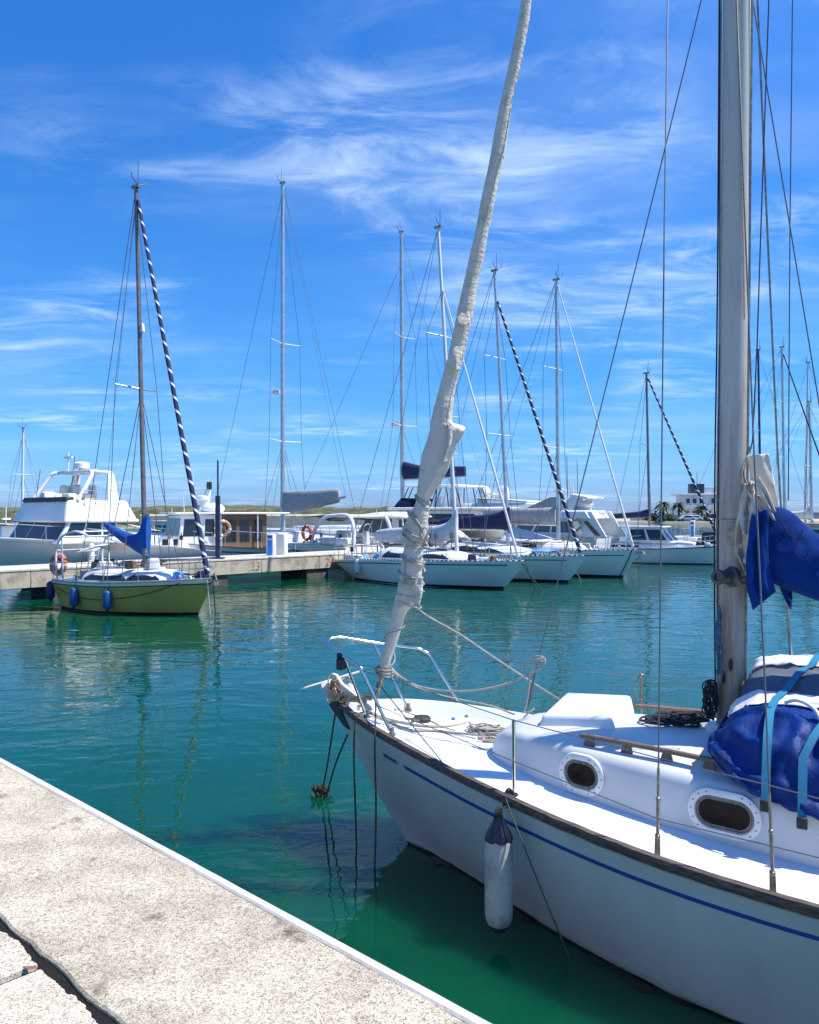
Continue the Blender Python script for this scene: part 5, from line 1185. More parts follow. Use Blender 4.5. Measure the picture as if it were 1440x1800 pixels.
# ------------------------------------------------------------------ boats on the far side of the pier
BD = Vector((-.85, .53, 0))
def motor(name, label, stern, L, B, Fb, Fm, Fs, hullm, fwd=BD, flare=.72, rake=1.6, group=None):
    st = Vector((stern[0], stern[1], 0)); f = Vector((fwd[0], fwd[1], 0)).normalized(); bow = st+f*L
    b = Boat(name, label, bow, f, 'motor boat', group)
    H = Hull(L, rake, .1, plan(B, .94, .6, 2.2, .75), plan(B*flare, .97, .55, 1.7, .9), sheer(Fb, Fm, Fs, L), 1.25)
    H.hull(M[hullm], b.r, 36); H.deck(M['gel'], b.r, .03, .05, 30); return b, H
def pxs(b, px, n): return b.cp(px, 900, n)[0]

# large motor yacht at the left edge
m1, k1 = motor('motor_yacht', 'large white flybridge motor yacht with dark cabin glass at the left edge', (-9.9, 36.9), 9.2, 2.35, 2.0, 1.6, 1.2, 'gel', fwd=(-.62, -.78))
R1 = m1.r; k1.band('rub_strake', M['white'], R1, .93, .985, 0, 1, .03); k1.band('boot_top', M['navy'], R1, -.02, .12, 0, 1, .01)
S = lambda px, n=1.9: pxs(m1, px, n)
n_ = 1.5
lh = House(S(98), S(212), 2.0, 1.7, S(122), S(206), 1.9, 2.58, 2.0, 1.9); lh.build('cabin', M['gel'], R1)
for f_ in ('port', 'stbd'):
    for u0, u1 in ((.06, .30), (.34, .62), (.66, .94)): lh.win('window', M['dark'], R1, f_, u0, u1, .30, .90, .02)
for u0, u1 in ((.04, .34), (.36, .64), (.66, .96)): lh.win('windscreen', M['dark'], R1, 'front', u0, u1, .2, .92, .02)
fbz = 2.5
fy = House(S(110), S(240), 2.05, fbz, S(124), S(224), 1.7, 3.36, 2.1, 1.9); fy.build('flybridge', M['gel'], R1, .1)
mb = MB(); mb.box(L3((S(150)+S(240))/2, 0, 2.56), (abs(S(240)-S(150)), 4.2, .12)); mb.build('flybridge_overhang', M['white'], R1, bevel=.05)
fs = House(S(120), S(136), 1.68, 3.30, S(124), S(136), 1.64, 3.47); fs.build('fly_screen', M['black'], R1, .03)
mb = MB(); mb.box(L3(S(142), -.5, 3.55), (.6, .5, .3), top=.7); mb.build('helm_console', M['white'], R1, bevel=.06)
for k, (px, n) in enumerate(((160, -.5), (160, .5), (180, -.8), (190, .4))):
    mb = MB(); mb.box(L3(S(px), n, 3.45), (.55, .55, .35)); mb.box(L3(S(px)+.22, n, 3.75), (.14, .55, .45), top=.8); mb.build('fly_seat', M['cream'], R1, bevel=.06)
mb = MB()
for sd in (1, -1):
    mb.tube([L3(S(140), sd*1.75, 3.3), L3(S(166), sd*1.6, 4.2), L3(S(173), sd*1.5, 4.45), L3(S(182), sd*1.4, 4.5)], .085, 8, 5)
    mb.slab([L3(S(205), sd*1.2, 4.42), L3(S(216), sd*1.2, 4.42), L3(S(218), sd*1.5, 3.2), L3(S(196), sd*1.5, 3.2)], (0, .12*sd, 0))
mb.slab([L3(S(174), 1.25, 4.44), L3(S(174), -1.25, 4.44), L3(S(216), -1.2, 4.42), L3(S(216), 1.2, 4.42)], (0, 0, .11))
mb.build('radar_arch', M['gel'], R1, bevel=.03)
mb = MB(); c = L3(S(190), -.0, 4.52); mb.rings(lathe(c, Vector((0, 0, 1)), [(0, .09), (.12, .09), (.13, .3), (.32, .31), (.38, .22), (.4, .02)])); mb.build('radar_dome', M['white'], R1)
mb = MB(); mb.tube([L3(S(180), -.6, 4.5), L3(S(180), -.6, 5.3)], .03, 6); mb.tube([L3(S(180), -.9, 5.1), L3(S(180), -.3, 5.1)], .05, 6); mb.build('aerial_mast', M['white'], R1)
for px, a in ((135, 1.3), (197, 1.9), (205, 1.4)):
    mb = MB(); mb.tube([L3(S(px), -1.2, 3.3), L3(S(px)+.2, -1.2, 3.3+a)], .012, 5); mb.build('aerial', M['black'], R1)
mb = MB(); rl = [L3(S(px), 1.85, 3.72) for px in (150, 170, 190, 214)]; mb.tube(rl, .015, 6)
for q in rl: mb.tube([q, q-Vector((0, 0, .6))], .013, 6)
mb.tube([q-Vector((0, 0, .3)) for q in rl], .010, 5); mb.build('fly_rail', M['steel'], R1)
mb = MB(); mb.slab([L3(S(214), 1.7, 2.2), L3(S(262), 1.75, 2.0), L3(S(264), 1.6, 1.2), L3(S(214), 1.7, 1.2)], (0, .05, 0)); mb.build('cockpit_screen', M['cream'], R1)
mb = MB(); rr = []
for i in range(10): s = S(205)+(S(286)-S(205))*i/9; rr.append([L3(s, n, 2.42-.30*(i/9)**1.5+.10*math.cos(n*.9)+.04*noise.noise((s*2, n*2, 1))) for n in np.linspace(-1.75, 1.75, 9)])
mb.rings(rr, closed=False); mb.build('aft_awning', M['cream'], R1, solid=.03)
for px, n in ((245, 1.6), (282, -1.5), (282, 1.5)):
    mb = MB(); mb.tube([L3(S(px), n, 1.1), L3(S(px), n, 2.35)], .025, 6); mb.build('awning_pole', M['steel'], R1)
mb = MB(); rr = [k1.pt(u, 1, 1, -.1)+Vector((0, 0, .55-.2*u)) for u in np.linspace(.0, .62, 14)]; mb.tube(rr, .018, 6)
for q, u in list(zip(rr, np.linspace(.0, .62, 14)))[::2]: mb.tube([q, k1.pt(u, 1, 1, -.05)], .014, 5)
mb.build('bow_rail', M['steel'], R1)
mb = MB(); mb.torus(k1.pt(.22, .62, 1, .0), .14, .03, (0, 1, 0)); mb.ball(k1.pt(.22, .62, 1, -.02), (.13, .03, .13)); mb.build('porthole', M['black'], R1)
hp = k1.pt(.33, .75, 1, .14); fender_thing(m1.wld((hp.x, hp.y, .95)), .85, .13, M['fwhite'], 'long white fender on the hull of the large motor yacht at the left edge', M['black'], None, m1.wld(k1.pt(.33, 1, 1)))

# trawler style motor boat with brown aft enclosure
t1, q1 = motor('trawler_yacht', 'grey white trawler yacht with flat roof and brown enclosed aft deck', (-6.15, 40.2), 6.9, 1.6, 1.65, 1.25, 1.1, 'hullg', fwd=(-.85, -.50)); RT = t1.r
q1.band('rub_strake', M['shade'], RT, .80, .85, 0, 1, .02); q1.band('bulwark_cap', M['teak'], RT, .985, 1.02, 0, 1, .03)
ST = lambda px, n=1.3: pxs(t1, px, n)
fc_ = House(ST(262), ST(330), .9, 1.2, ST(270), ST(330), .85, 1.85, 1.2, 1.15); fc_.build('fore_cabin', M['gel'], RT)
for u0, u1 in ((.22, .36), (.5, .66)): fc_.win('window', M['dark'], RT, 'port', u0, u1, .35, .75); fc_.win('window', M['dark'], RT, 'stbd', u0, u1, .35, .75)
wh = House(ST(312), ST(392), 1.3, 1.1, ST(320), ST(392), 1.22, 2.78); wh.build('wheelhouse', M['gel'], RT)
for f_ in ('port', 'stbd'):
    for u0, u1 in ((.58, .92), (.2, .42)): wh.win('window', M['dark'], RT, f_, u0 if f_ == 'port' else 1-u1, u1 if f_ == 'port' else 1-u0, .42, .88)
for u0, u1 in ((.04, .33), (.36, .64), (.67, .96)): wh.win('windscreen', M['dark'], RT, 'front', u0, u1, .45, .9)
mb = MB(); mb.box(L3((ST(306)+ST(508))/2, 0, 2.84), (abs(ST(508)-ST(306)), 2.9, .09)); mb.build('roof', M['white'], RT, bevel=.03)
ae = House(ST(392)+.01, ST(470), 1.25, 1.1, ST(392)+.01, ST(470), 1.22, 2.79); ae.build('aft_enclosure', M['brown'], RT, .02)
for f_ in ('port', 'stbd'):
    for u0, u1 in ((.10, .32), (.40, .62), (.70, .92)): ae.win('window', M['dark'], RT, f_, u0, u1, .25, .85)
ae.win('door', M['teak'], RT, 'aft', .3, .55, .02, .9); ae.win('window', M['dark'], RT, 'aft', .62, .92, .35, .85); ae.win('window', M['dark'], RT, 'aft', .06, .26, .35, .85)
for px, n in ((500, -1.3), (500, 1.3), (452, 1.38)):
    mb = MB(); mb.tube([L3(ST(px), n, 1.05), L3(ST(px), n, 2.8)], .03, 6); mb.build('roof_post', M['white'], RT)
mb = MB(); tr = [q1.pt(u, 1, 1, -.06)+Vector((0, 0, .75)) for u in np.linspace(.5, 1, 7)]; mb.tube(tr, .022, 6)
for q, u in zip(tr, np.linspace(.5, 1, 7)): mb.tube([q, q1.pt(u, 1, 1, -.06)], .016, 5)
mb.build('side_rail', M['steel'], RT)
mb = MB(); tr = [q1.pt(u, 1, 1, -.06)+Vector((0, 0, .6)) for u in np.linspace(.02, .42, 8)]; mb.tube(tr, .018, 6)
for q, u in zip(tr, np.linspace(.02, .42, 8)): mb.tube([q, q1.pt(u, 1, 1, -.06)], .014, 5)
mb.build('bow_rail', M['steel'], RT)
mb = MB(); c = L3(ST(372), 0, 2.88); mb.slab([c+Vector((.25, -.1, 0)), c+Vector((-.25, -.1, 0)), c+Vector((-.35, -.1, 1.1)), c+Vector((-.15, -.1, 1.1))], (0, .2, 0)); mb.build('radar_mast', M['white'], RT, bevel=.03)
mb = MB(); mb.rings(lathe(c+Vector((.05, 0, .55)), Vector((0, 0, 1)), [(0, .1), (.05, .28), (.2, .28), (.25, .1)])); mb.build('radar_dome', M['white'], RT)
mb = MB(); mb.box(c+Vector((-.28, 0, 1.25)), (.12, .5, .35)); mb.build('mast_light', M['black'], RT, bevel=.02)
for px, zt_ in ((357, 4.9), (340, 3.6), (384, 4.6)):
    mb = MB(); mb.tube([L3(ST(px), -.2, 2.85), L3(ST(px)-.05, -.2, zt_)], .018, 5); mb.build('aerial', M['aluw'], RT)
mb = MB(); mb.ball(L3(ST(388), .2, 3.05), (.55, .42, .28), 12, 8); mb.build('liferaft', M['white'], RT)
text_obj('3-D', 'hull_lettering', .30, M['black'], q1.pt(.74, .5, 1, .05), (-1, 0, 0), (0, 0, 1), RT)
ring_buoy(t1.wld(L3(ST(391, 1.36), 1.40, 2.15)), .33, .075, (t1.n.x, t1.n.y, 0), M['buoyb'], 'tan lifebuoy on the wheelhouse side of the trawler yacht')

clutter(t1, q1, 5.2, 6.6, 1.0, 8, seed=21); clutter(m1, k1, 7.4, 9.0, 1.5, 7, seed=22)

# white cruising yacht with stern arch, its bow hidden by the trawler
y7, g7 = yacht('sailing_boat', 'tall white cruising yacht with grey boom cover, stern arch and black sun awning', (-12.2, 49.0), (-.85, .53), 11.6, 1.95, 1.45, 1.25, 1.15, .4, .3, 'gel', .92); R7 = y7.r
g7.band('hull_stripe', M['navy'], R7, .62, .74, .2, .98, .006); g7.band('boot_top', M['navyst'], R7, -.02, .1, 0, 1, .006); g7.rail('toe_rail', M['alu'], R7, .022, .03, -.02)
s7 = [(2.4, .1, .03), (2.8, .6, .2), (3.8, 1.0, .36), (5.5, 1.25, .5), (7.0, 1.3, .55), (7.4, 1.25, .5)]
cabin(y7, g7, s7); side_strip(y7, g7, s7, 4.2, 6.9, .2, .85); deck_gear(y7, g7, .6, 6, pul=True)
M7 = y7.cp(497, 900)[0]; D7 = M7-5.5
rig(y7, g7, M7, 1.75, 21.3, .0, .13, 'alu', stay_z=20.6, stay='wire', stay_s=.3, spreaders=(.26, .54), spw=1.35, boom=(5.6+D7, 9.9+D7, 3.0, 3.72), stays=2)
mb = MB(); bundle(mb, [(s_+D7, a_, b_, w_) for s_, a_, b_, w_ in ((5.4, 2.75, 4.05, .10), (5.8, 2.72, 4.08, .17), (6.6, 2.86, 4.1, .2), (8.0, 3.12, 4.12, .2), (9.2, 3.36, 4.15, .16), (9.45, 3.42, 4.1, .10))], lump=.018, sc=2); mb.build('sail_cover', M['greyc'], R7, angle=80)
mb = MB(); c = y7.P(488, 690); mb.rings(lathe(c+Vector((.1, 0, -.1)), Vector((0, 0, 1)), [(0, .1), (.05, .22), (.2, .22), (.25, .08)])); mb.build('radar_dome', M['white'], R7)
S7 = lambda px, n=1.6: pxs(y7, px, n)
mb = MB()
for sd in (1, -1):
    mb.tube([L3(S7(548), sd*1.7, 1.2), L3(S7(556), sd*1.7, 2.0), L3(S7(572), sd*1.65, 2.6), L3(S7(590), sd*1.6, 2.72), L3(S7(612), sd*1.6, 2.70), L3(S7(622), sd*1.65, 2.2), L3(S7(624), sd*1.7, 1.2)], .10, 8, 5)
for px in (574, 592, 612): mb.tube([L3(S7(px), 1.6, 2.68), L3(S7(px), -1.6, 2.68)], .08, 7)
mb.build('stern_arch', M['white'], R7)
mb = MB(); mb.rings([[L3(S7(534)+(S7(604)-S7(534))*i/8, n, 2.45+.24*math.sin(PI*min(1, (i+1)/6))*.9+.10*(1-(n/1.6)**2)) for n in np.linspace(-1.6, 1.6, 9)] for i in range(9)], closed=False); mb.build('sun_awning', M['black'], R7, solid=.02)
for n in (.7, -.7):
    mb = MB(); mb.torus(L3(S7(600), n, 1.85), .42, .02, (1, 0, .1), 20, 5); mb.box(L3(S7(598), n, 1.5), (.3, .3, .8), top=.8); mb.build('steering_wheel', M['lgreyc'], R7)
mb = MB(); mb.box(L3(S7(575), 0, 1.62), (1.1, .5, .6), top=.8); mb.build('cockpit_table', M['white'], R7, bevel=.03)
for n in (1.3, -1.3): mb = MB(); mb.box(L3(S7(585), n, 1.4), (1.8, .5, .35)); mb.build('cockpit_seat', M['white'], R7, bevel=.05)
mb = MB(); mb.slab([g7.pt(1, .95, 1)+Vector((-.02, 0, 0)), g7.pt(1, .95, -1)+Vector((-.02, 0, 0)), g7.pt(1, .3, -1)+Vector((-.5, 0, 0)), g7.pt(1, .3, 1)+Vector((-.5, 0, 0))], (-.06, 0, 0)); mb.build('transom_platform', M['white'], R7, bevel=.02)
ring_buoy(y7.wld(L3(S7(546), 1.9, 1.82)), .34, .08, (y7.n.x-.3, y7.n.y, 0), M['red'], 'red lifebuoy on the rail of the yacht with the stern arch')

clutter(y7, g7, 8.2, 11.2, 1.4, 14, seed=31)
# cabin cruiser between the arch and the catamaran
c8, g8 = motor('cabin_cruiser', 'white cabin cruiser with rounded roof and grey tinted windows', (-1.0, 46.4), 8.2, 1.7, 1.6, 1.35, 1.2, 'gel', flare=.8); R8 = c8.r
S8 = lambda px, n=1.4: pxs(c8, px, n)
hs = House(S8(620), S8(692), 1.35, 1.35, S8(640), S8(690), 1.25, 2.62, 1.4, 1.3); hs.build('cabin', M['white'], R8)
for f_ in ('port', 'stbd'):
    for u0, u1 in ((.05, .36), (.39, .68), (.71, .95)): hs.win('window', M['shade'], R8, f_, u0, u1, .3, .92)
hs.win('windscreen', M['shade'], R8, 'front', .05, .95, .25, .9); hs.win('door', M['shade'], R8, 'aft', .2, .8, .05, .9)
mb = MB(); rr = []
for i in range(12):
    s = S8(628)+(S8(712)-S8(628))*i/11; rr.append([L3(s, 1.5*math.cos(PI*j/12), 2.60+.32*math.sin(PI*j/12)**.6*math.sin(PI*(i+1.5)/14)**.5) for j in range(13)])
mb.rings(rr); mb.build('roof', M['white'], R8, angle=60)
for n in (1.3, -1.3): mb = MB(); mb.tube([L3(S8(708), n, 1.2), L3(S8(706), n, 2.65)], .05, 6); mb.build('roof_post', M['white'], R8)
for k in range(3): mb = MB(); mb.box(L3(S8(690)+.3, .7-.7*k, 1.5), (.45, .5, .5), top=.8); mb.build('cockpit_seat', M['white'], R8, bevel=.05)
deck_gear(c8, g8, .55, 5, push=False)

clutter(c8, g8, 6.2, 8.0, 1.2, 8, seed=32)
# big flybridge catamaran with black boom cover behind the furled sail
k9 = Boat('sailing_catamaran', 'big sailing catamaran with navy framed flybridge and black boom cover', (-10.2, 58.5), (-.85, .53), 'sailing boat'); R9 = k9.r
k9r = Vector((1.4, 50.6, 0)); S9 = lambda px, n=2.: pxs(k9, px, n)
k9.bow = k9r+k9.f*12; R9.location = k9.bow
S0 = S9(800, 2.0); 
for sd in (1, -1):
    mb = MB(); rr = []
    for i in range(18):
        u = i/17; s = 12*u; w_ = .75*(1-(1-min(1, u*2.2))**2)+.02; rr.append([L3(s, sd*2.6+w_*a, z) for a, z in ((-.5, -.2), (-.8, .5), (-1, 1.75), (0, 1.85), (1, 1.75), (.8, .5), (.5, -.2))])
    mb.rings(rr); mb.build('hull', M['gel'], R9)
mb = MB(); mb.box(L3(7.2, 0, 1.75), (8.5, 5.2, .5)); mb.build('bridge_deck', M['gel'], R9, bevel=.1)
hh = House(S9(690), S9(845), 2.3, 1.9, S9(712), S9(842), 2.15, 3.02); hh.build('saloon', M['white'], R9, .1)
for f_ in ('port', 'stbd'): 
    for u0, u1 in ((.04, .3), (.32, .62), (.64, .94)): hh.win('window', M['dark'], R9, f_, u0, u1, .25, .8)
for u0, u1 in ((.05, .33), (.36, .64), (.67, .95)): hh.win('windscreen', M['dark'], R9, 'front', u0, u1, .25, .85)
mb = MB(); mb.box(L3((S9(688)+S9(858))/2, 0, 3.1), (abs(S9(858)-S9(688)), 5.0, .16)); mb.build('saloon_roof', M['white'], R9, bevel=.07)
mb = MB(); mb.box(L3((S9(708)+S9(802))/2, 0, 4.45), (abs(S9(802)-S9(708)), 3.6, .13)); mb.build('flybridge_roof', M['white'], R9, bevel=.06)
for n in (1.7, -1.7):
    for a, bb in ((700, 714), (708, 722), (740, 742), (762, 764), (786, 780), (800, 790), (808, 796)):
        mb = MB(); mb.tube([L3(S9(a), n*1.05, 3.15), L3(S9(bb), n, 4.42)], .035, 6); mb.build('roof_strut', M['navyst'], R9)
mb = MB(); mb.slab([L3(S9(690), 1.9, 3.18), L3(S9(690), -1.9, 3.18), L3(S9(704), -1.9, 3.75), L3(S9(704), 1.9, 3.75)], (-.08, 0, 0)); mb.slab([L3(S9(690), 1.9, 3.18), L3(S9(720), 1.85, 3.18), L3(S9(720), 1.85, 3.5), L3(S9(700), 1.9, 3.6)], (0, -.05, 0)); mb.build('flybridge_dodger', M['navy'], R9)
for px, n in ((750, .5), (770, -.5)): mb = MB(); mb.box(L3(S9(px), n, 3.5), (.6, .6, .7), top=.7); mb.build('helm_seat', M['white'], R9, bevel=.06)
H9 = Hull(12, .2, .2, lambda u, sd=1: 3.2, lambda u: 3.0, lambda s: 1.8)
ms9 = k9.cp(708, 850)[0]
rig(k9, H9, ms9, 3.1, 20.6, -.1, .15, 'alu', stay_z=18.5, stay='wire', stay_s=.5, spreaders=(.30, .62), spw=1.4, boom=(ms9+.2, k9.cp(822, 840)[0], 4.95, 5.05), stays=1, back=False)
e9 = k9.cp(818, 840)[0]
mb = MB(); bundle(mb, [(ms9-.15, 4.9, 6.15, .10), (ms9+.3, 4.98, 6.05, .22), (ms9+(e9-ms9)*.4, 5.02, 5.75, .25), (ms9+(e9-ms9)*.8, 5.06, 5.70, .22), (e9, 5.1, 5.66, .12)], lump=.015, sc=2); mb.build('sail_cover', M['navy'], R9, angle=80)
mb = MB(); c = L3(ms9-.55, 0, HC+155*50/1440); mb.rings(lathe(c, Vector((0, 0, 1)), [(0, .1), (.06, .28), (.26, .28), (.32, .1)])); mb.build('radar_dome', M['white'], R9)

# motor yacht with two satellite domes, and the sloping sided motor yacht beside it
d1, e1 = motor('motor_yacht', 'long motor yacht with two white satellite domes behind the navy boom cover', (10.2, 60.5), 14, 2.4, 2.6, 2.1, 1.7, 'gel'); RD = d1.r; SD = lambda px, n=2.0: pxs(d1, px, n)
hh = House(SD(800), SD(925), 2.0, 1.9, SD(820), SD(925), 1.85, 3.0); hh.build('saloon', M['white'], RD, .1)
for f_ in ('port', 'stbd'):
    for u0, u1 in ((.05, .3), (.33, .62), (.65, .95)): hh.win('window', M['dark'], RD, f_, u0, u1, .25, .85)
h2_ = House(SD(790), SD(940), 2.2, 3.0, SD(805), SD(940), 1.9, 3.55); h2_.build('flybridge', M['gel'], RD, .1)
mb = MB(); mb.slab([L3(SD(836), 1.9, 3.85), L3(SD(836), -1.9, 3.85), L3(SD(925), -1.9, 3.6), L3(SD(925), 1.9, 3.6)], (0, 0, .12)); mb.slab([L3(SD(836), 1.6, 3.5), L3(SD(850), 1.6, 3.5), L3(SD(850), 1.6, 3.86), L3(SD(836), 1.6, 3.86)], (0, .1, 0)); mb.build('hard_top', M['cream'], RD, bevel=.04)
for px in (852, 886):
    mb = MB(); c = L3(SD(px, 0), 0, 3.6); mb.tube([c, c+Vector((0, 0, .3))], .18, 8); mb.ball(c+Vector((0, 0, .72)), (.46, .46, .62), 14, 10); mb.build('satellite_dome', M['white'], RD)
mb = MB(); mb.tube([L3(SD(845, 0), 0, 3.98), L3(SD(895, 0), 0, 3.9)], .10, 6); mb.tube([L3(SD(868, 0), 0, 3.9), L3(SD(868, 0), 0, 4.3)], .05, 6); mb.box(L3(SD(868, 0), 0, 4.3), (.25, 1.2, .12)); mb.build('radar', M['white'], RD)

d2, e2 = motor('motor_yacht', 'white flybridge motor yacht with sloping stern pillar and grey canvas screens', (11.2, 46.6), 11.5, 2.1, 2.2, 1.75, 1.5, 'gel'); RE = d2.r; SE = lambda px, n=1.7: pxs(d2, px, n)
hh = House(SE(885), SE(1010), 1.75, 1.4, SE(915), SE(1000), 1.65, 2.55); hh.build('cabin', M['white'], RE, .08)
for f_ in ('port', 'stbd'):
    for u0, u1 in ((.05, .32), (.35, .60), (.64, .93)): hh.win('window', M['shade'], RE, f_, u0, u1, .3, .85)
fl = House(SE(895), SE(1040), 1.85, 2.5, SE(915), SE(1030), 1.75, 3.0); fl.build('flybridge', M['gel'], RE, .1)
mb = MB(); mb.slab([L3(SE(915), 1.75, 2.95), L3(SE(988), 1.75, 2.95), L3(SE(988), 1.7, 3.75), L3(SE(968), 1.7, 3.75), L3(SE(930), 1.72, 3.2)], (0, -.04, 0)); mb.build('canvas_screen', M['greyc'], RE)
mb = MB(); mb.slab([L3(SE(915), -1.75, 2.95), L3(SE(988), -1.75, 2.95), L3(SE(988), -1.7, 3.75), L3(SE(968), -1.7, 3.75), L3(SE(930), -1.72, 3.2)], (0, .04, 0)); mb.build('canvas_screen', M['greyc'], RE)
mb = MB()
for sd in (1, -1):
    mb.slab([L3(SE(1008), sd*1.7, 2.95), L3(SE(1040), sd*1.7, 2.95), L3(SE(1068), sd*1.75, 1.45), L3(SE(1028), sd*1.75, 1.45)], (0, -.16*sd, 0))
    mb.slab([L3(SE(985), sd*1.6, 3.0), L3(SE(1005), sd*1.6, 3.0), L3(SE(1012), sd*1.4, 3.85), L3(SE(1000), sd*1.4, 3.85)], (0, -.14*sd, 0))
mb.slab([L3(SE(998), 1.42, 3.8), L3(SE(998), -1.42, 3.8), L3(SE(1030), -1.42, 3.62), L3(SE(1030), 1.42, 3.62)], (0, 0, .14))
mb.build('stern_pillar', M['white'], RE, bevel=.04)
mb = MB(); mb.ball(L3(SE(1018, 0), .2, 3.32), (.95, .5, .24), 14, 8); mb.build('tender', M['white'], RE)
mb = MB(); mb.rings(lathe(L3(SE(985, 0), 0, 4.0), Vector((0, 0, 1)), [(-.2, .1), (0, .12), (.06, .36), (.22, .36), (.28, .1)])); mb.build('radar_dome', M['white'], RE)
for px, n, top_ in ((998, .6, 6.1), (1016, -.6, 5.9), (1004, 0, 4.7), (1008, .2, 4.6)):
    mb = MB(); mb.tube([L3(SE(px, n), n, 3.8), L3(SE(px, n)-.05, n, top_)], .022 if top_ > 5 else .05, 6); mb.build('aerial', M['dsteel'] if top_ > 5 else M['white'], RE)
mb = MB(); mb.slab([L3(SE(1000), 1.6, 1.5), L3(SE(1000), -1.6, 1.5), L3(SE(1000), -1.6, 2.5), L3(SE(1000), 1.6, 2.5)], (-.05, 0, 0)); mb.build('saloon_door', M['shade'], RE)
mb = MB(); mb.slab([L3(SE(1026), 1.76, 2.4), L3(SE(1034), 1.76, 2.4), L3(SE(1056), 1.77, 1.6), L3(SE(1047), 1.77, 1.6)], (0, .02, 0)); mb.build('pillar_vent', M['brown'], RE)
mb = MB(); mb.tube([L3(SE(1030), 1.0, 1.4), L3(SE(1030), 1.0, 2.6)], .05, 6); mb.build('awning_pole', M['teak'], RE)
ring_buoy(d2.wld(L3(SE(1012), 1.80, 2.2)), .33, .075, (d2.n.x, d2.n.y, 0), M['buoyb'], 'brownish lifebuoy on the stern pillar of the sloping sided motor yacht')

# low white motor boat seen beyond the bows, with the navy striped tender cover
f1, ff = motor('motor_boat', 'low white open motor boat beyond the furled sail of the rightmost sloop', (15.2, 52.0), 6.5, 1.2, 1.35, 1.1, 1.0, 'gel', fwd=(.9, -.3)); RF = f1.r
ff.band('rub_strake', M['navy'], RF, .86, .95, 0, 1, .02)
w_ = House(2.2, 3.4, .8, 1.05, 2.7, 3.3, .7, 1.7); w_.build('windscreen', M['dark'], RF, .03)
mb = MB(); mb.box(L3(4.4, 0, 1.15), (1.6, 1.3, .4)); mb.build('stern_seat', M['white'], RF, bevel=.08)
deck_gear(f1, ff, .5, 4, push=False)

# sailing boats further out, mostly masts and hulls
def far_yacht(label, bow, fwd, L, zt, spr, stay='wire', cov=None, mm='alu', r=.09):
    b, H = yacht('sailing_boat', label, bow, fwd, L, L*.155, 1.2, 1.05, .95, .5, .5, 'gel', .7, 'sailing boats in the far berths', 24)
    H.band('boot_top', M['navy'], b.r, -.02, .1, 0, 1, .006); sc_ = [(L*.22, .1, .03), (L*.26, .5, .2), (L*.36, L*.09, .38), (L*.62, L*.1, .48), (L*.68, L*.095, .45)]
    cabin(b, H, sc_); side_strip(b, H, sc_, L*.38, L*.62, .25, .8)
    rig(b, H, L*.38, H.F(3)+.4, zt, .2, r, mm, stay_z=zt-.5, stay=stay, spreaders=spr, spw=.9, boom=(L*.39, L*.75, 2.4, 2.4), stays=1)
    if cov: mb = MB(); bundle(mb, [(L*.38, 2.4, 3.3, .12), (L*.45, 2.42, 3.0, .2), (L*.65, 2.42, 2.85, .18), (L*.75, 2.42, 2.7, .08)]); mb.build('sail_cover', M[cov], b.r)
    deck_gear(b, H, .6, 4); return b, H
def mast_at(px, Y, L, fwd):    # bow position that puts the mast on this pixel column
    f = Vector((fwd[0], fwd[1], 0)).normalized(); m_ = W(px, 900, Y); m_.z = 0; return m_+f*(L*.38)
for (px, Y, L, fwd, zt, spr, stay, cov, mm, lab) in (
    (1338, 62, 10.5, (.8, -.6), 15.2, (.55,), 'wire', 'navy', 'navyst', 'distant yacht with a dark navy mast seen just right of the near mast'),
    (1380, 58, 11, (.75, -.65), 14.6, (.4, .7), 'dark', 'cream', 'alu', 'distant yacht with pale mast and dark furled sail right of the near mast'),
    (1416, 66, 10.5, (-.8, .6), 14.9, (.45, .72), 'wire', 'greyc', 'aluw', 'distant yacht whose pale mast is second from the right edge'),
    (1428, 60, 9.5, (.78, -.62), 11.0, (.5,), 'wire', 'cream', 'alu', 'distant yacht with a short mast nearest the right edge'),
    (39, 58, 9, (-.7, .7), 8.8, (.55,), 'wire', None, 'aluw', 'distant small yacht with a short white mast at the far left'),
    (792, 72, 12, (-.8, .6), 14.5, (.5, .75), 'wire', None, 'alu', 'distant yacht mast standing behind the black boom cover end')):
    far_yacht(lab, mast_at(px, Y, L, fwd), fwd, L, zt, spr, stay, cov, mm, .10 if mm != 'alu' else .11)
# small boats seen in the gaps
for (px, Y, L, lab) in ((300, 62, 6.5, 'distant small white cabin boat seen left of the trawler wheelhouse'), (8, 48, 7, 'white cabin boat partly cut by the left edge'), (660, 78, 6, 'tiny distant white boat beyond the cabin cruiser'), (1420, 46, 8, 'white motor boat with brown canopy at the right edge under the sail cover')):
    p = W(px, 900, Y); b, H = motor('motor_boat', lab, (p.x+L*.4, p.y-L*.25), L, L*.16, 1.3, 1.05, .95, 'gel', group='small motor boats in the gaps'); b.r['category'] = 'motor boat'
    h_ = House(L*.3, L*.68, L*.13, 1.0, L*.38, L*.66, L*.11, 2.1); h_.build('cabin', M['white'], b.r)
    for f_ in ('port', 'stbd'): h_.win('window', M['dark'], b.r, f_, .1, .45, .35, .85); h_.win('window', M['dark'], b.r, f_, .52, .92, .35, .85)
    mb = MB(); mb.box(L3(L*.55, 0, 2.2), (L*.45, L*.27, .09)); mb.build('roof', M['white'] if px != 1420 else M['brown'], b.r, bevel=.03)
    mb = MB(); mb.tube([L3(L*.55, 0, 2.2), L3(L*.55, 0, 3.2)], .03, 6); mb.box(L3(L*.55, 0, 2.5), (.2, .5, .1)); mb.build('aerial_mast', M['white'], b.r)
    deck_gear(b, H, .5, 4, push=False)

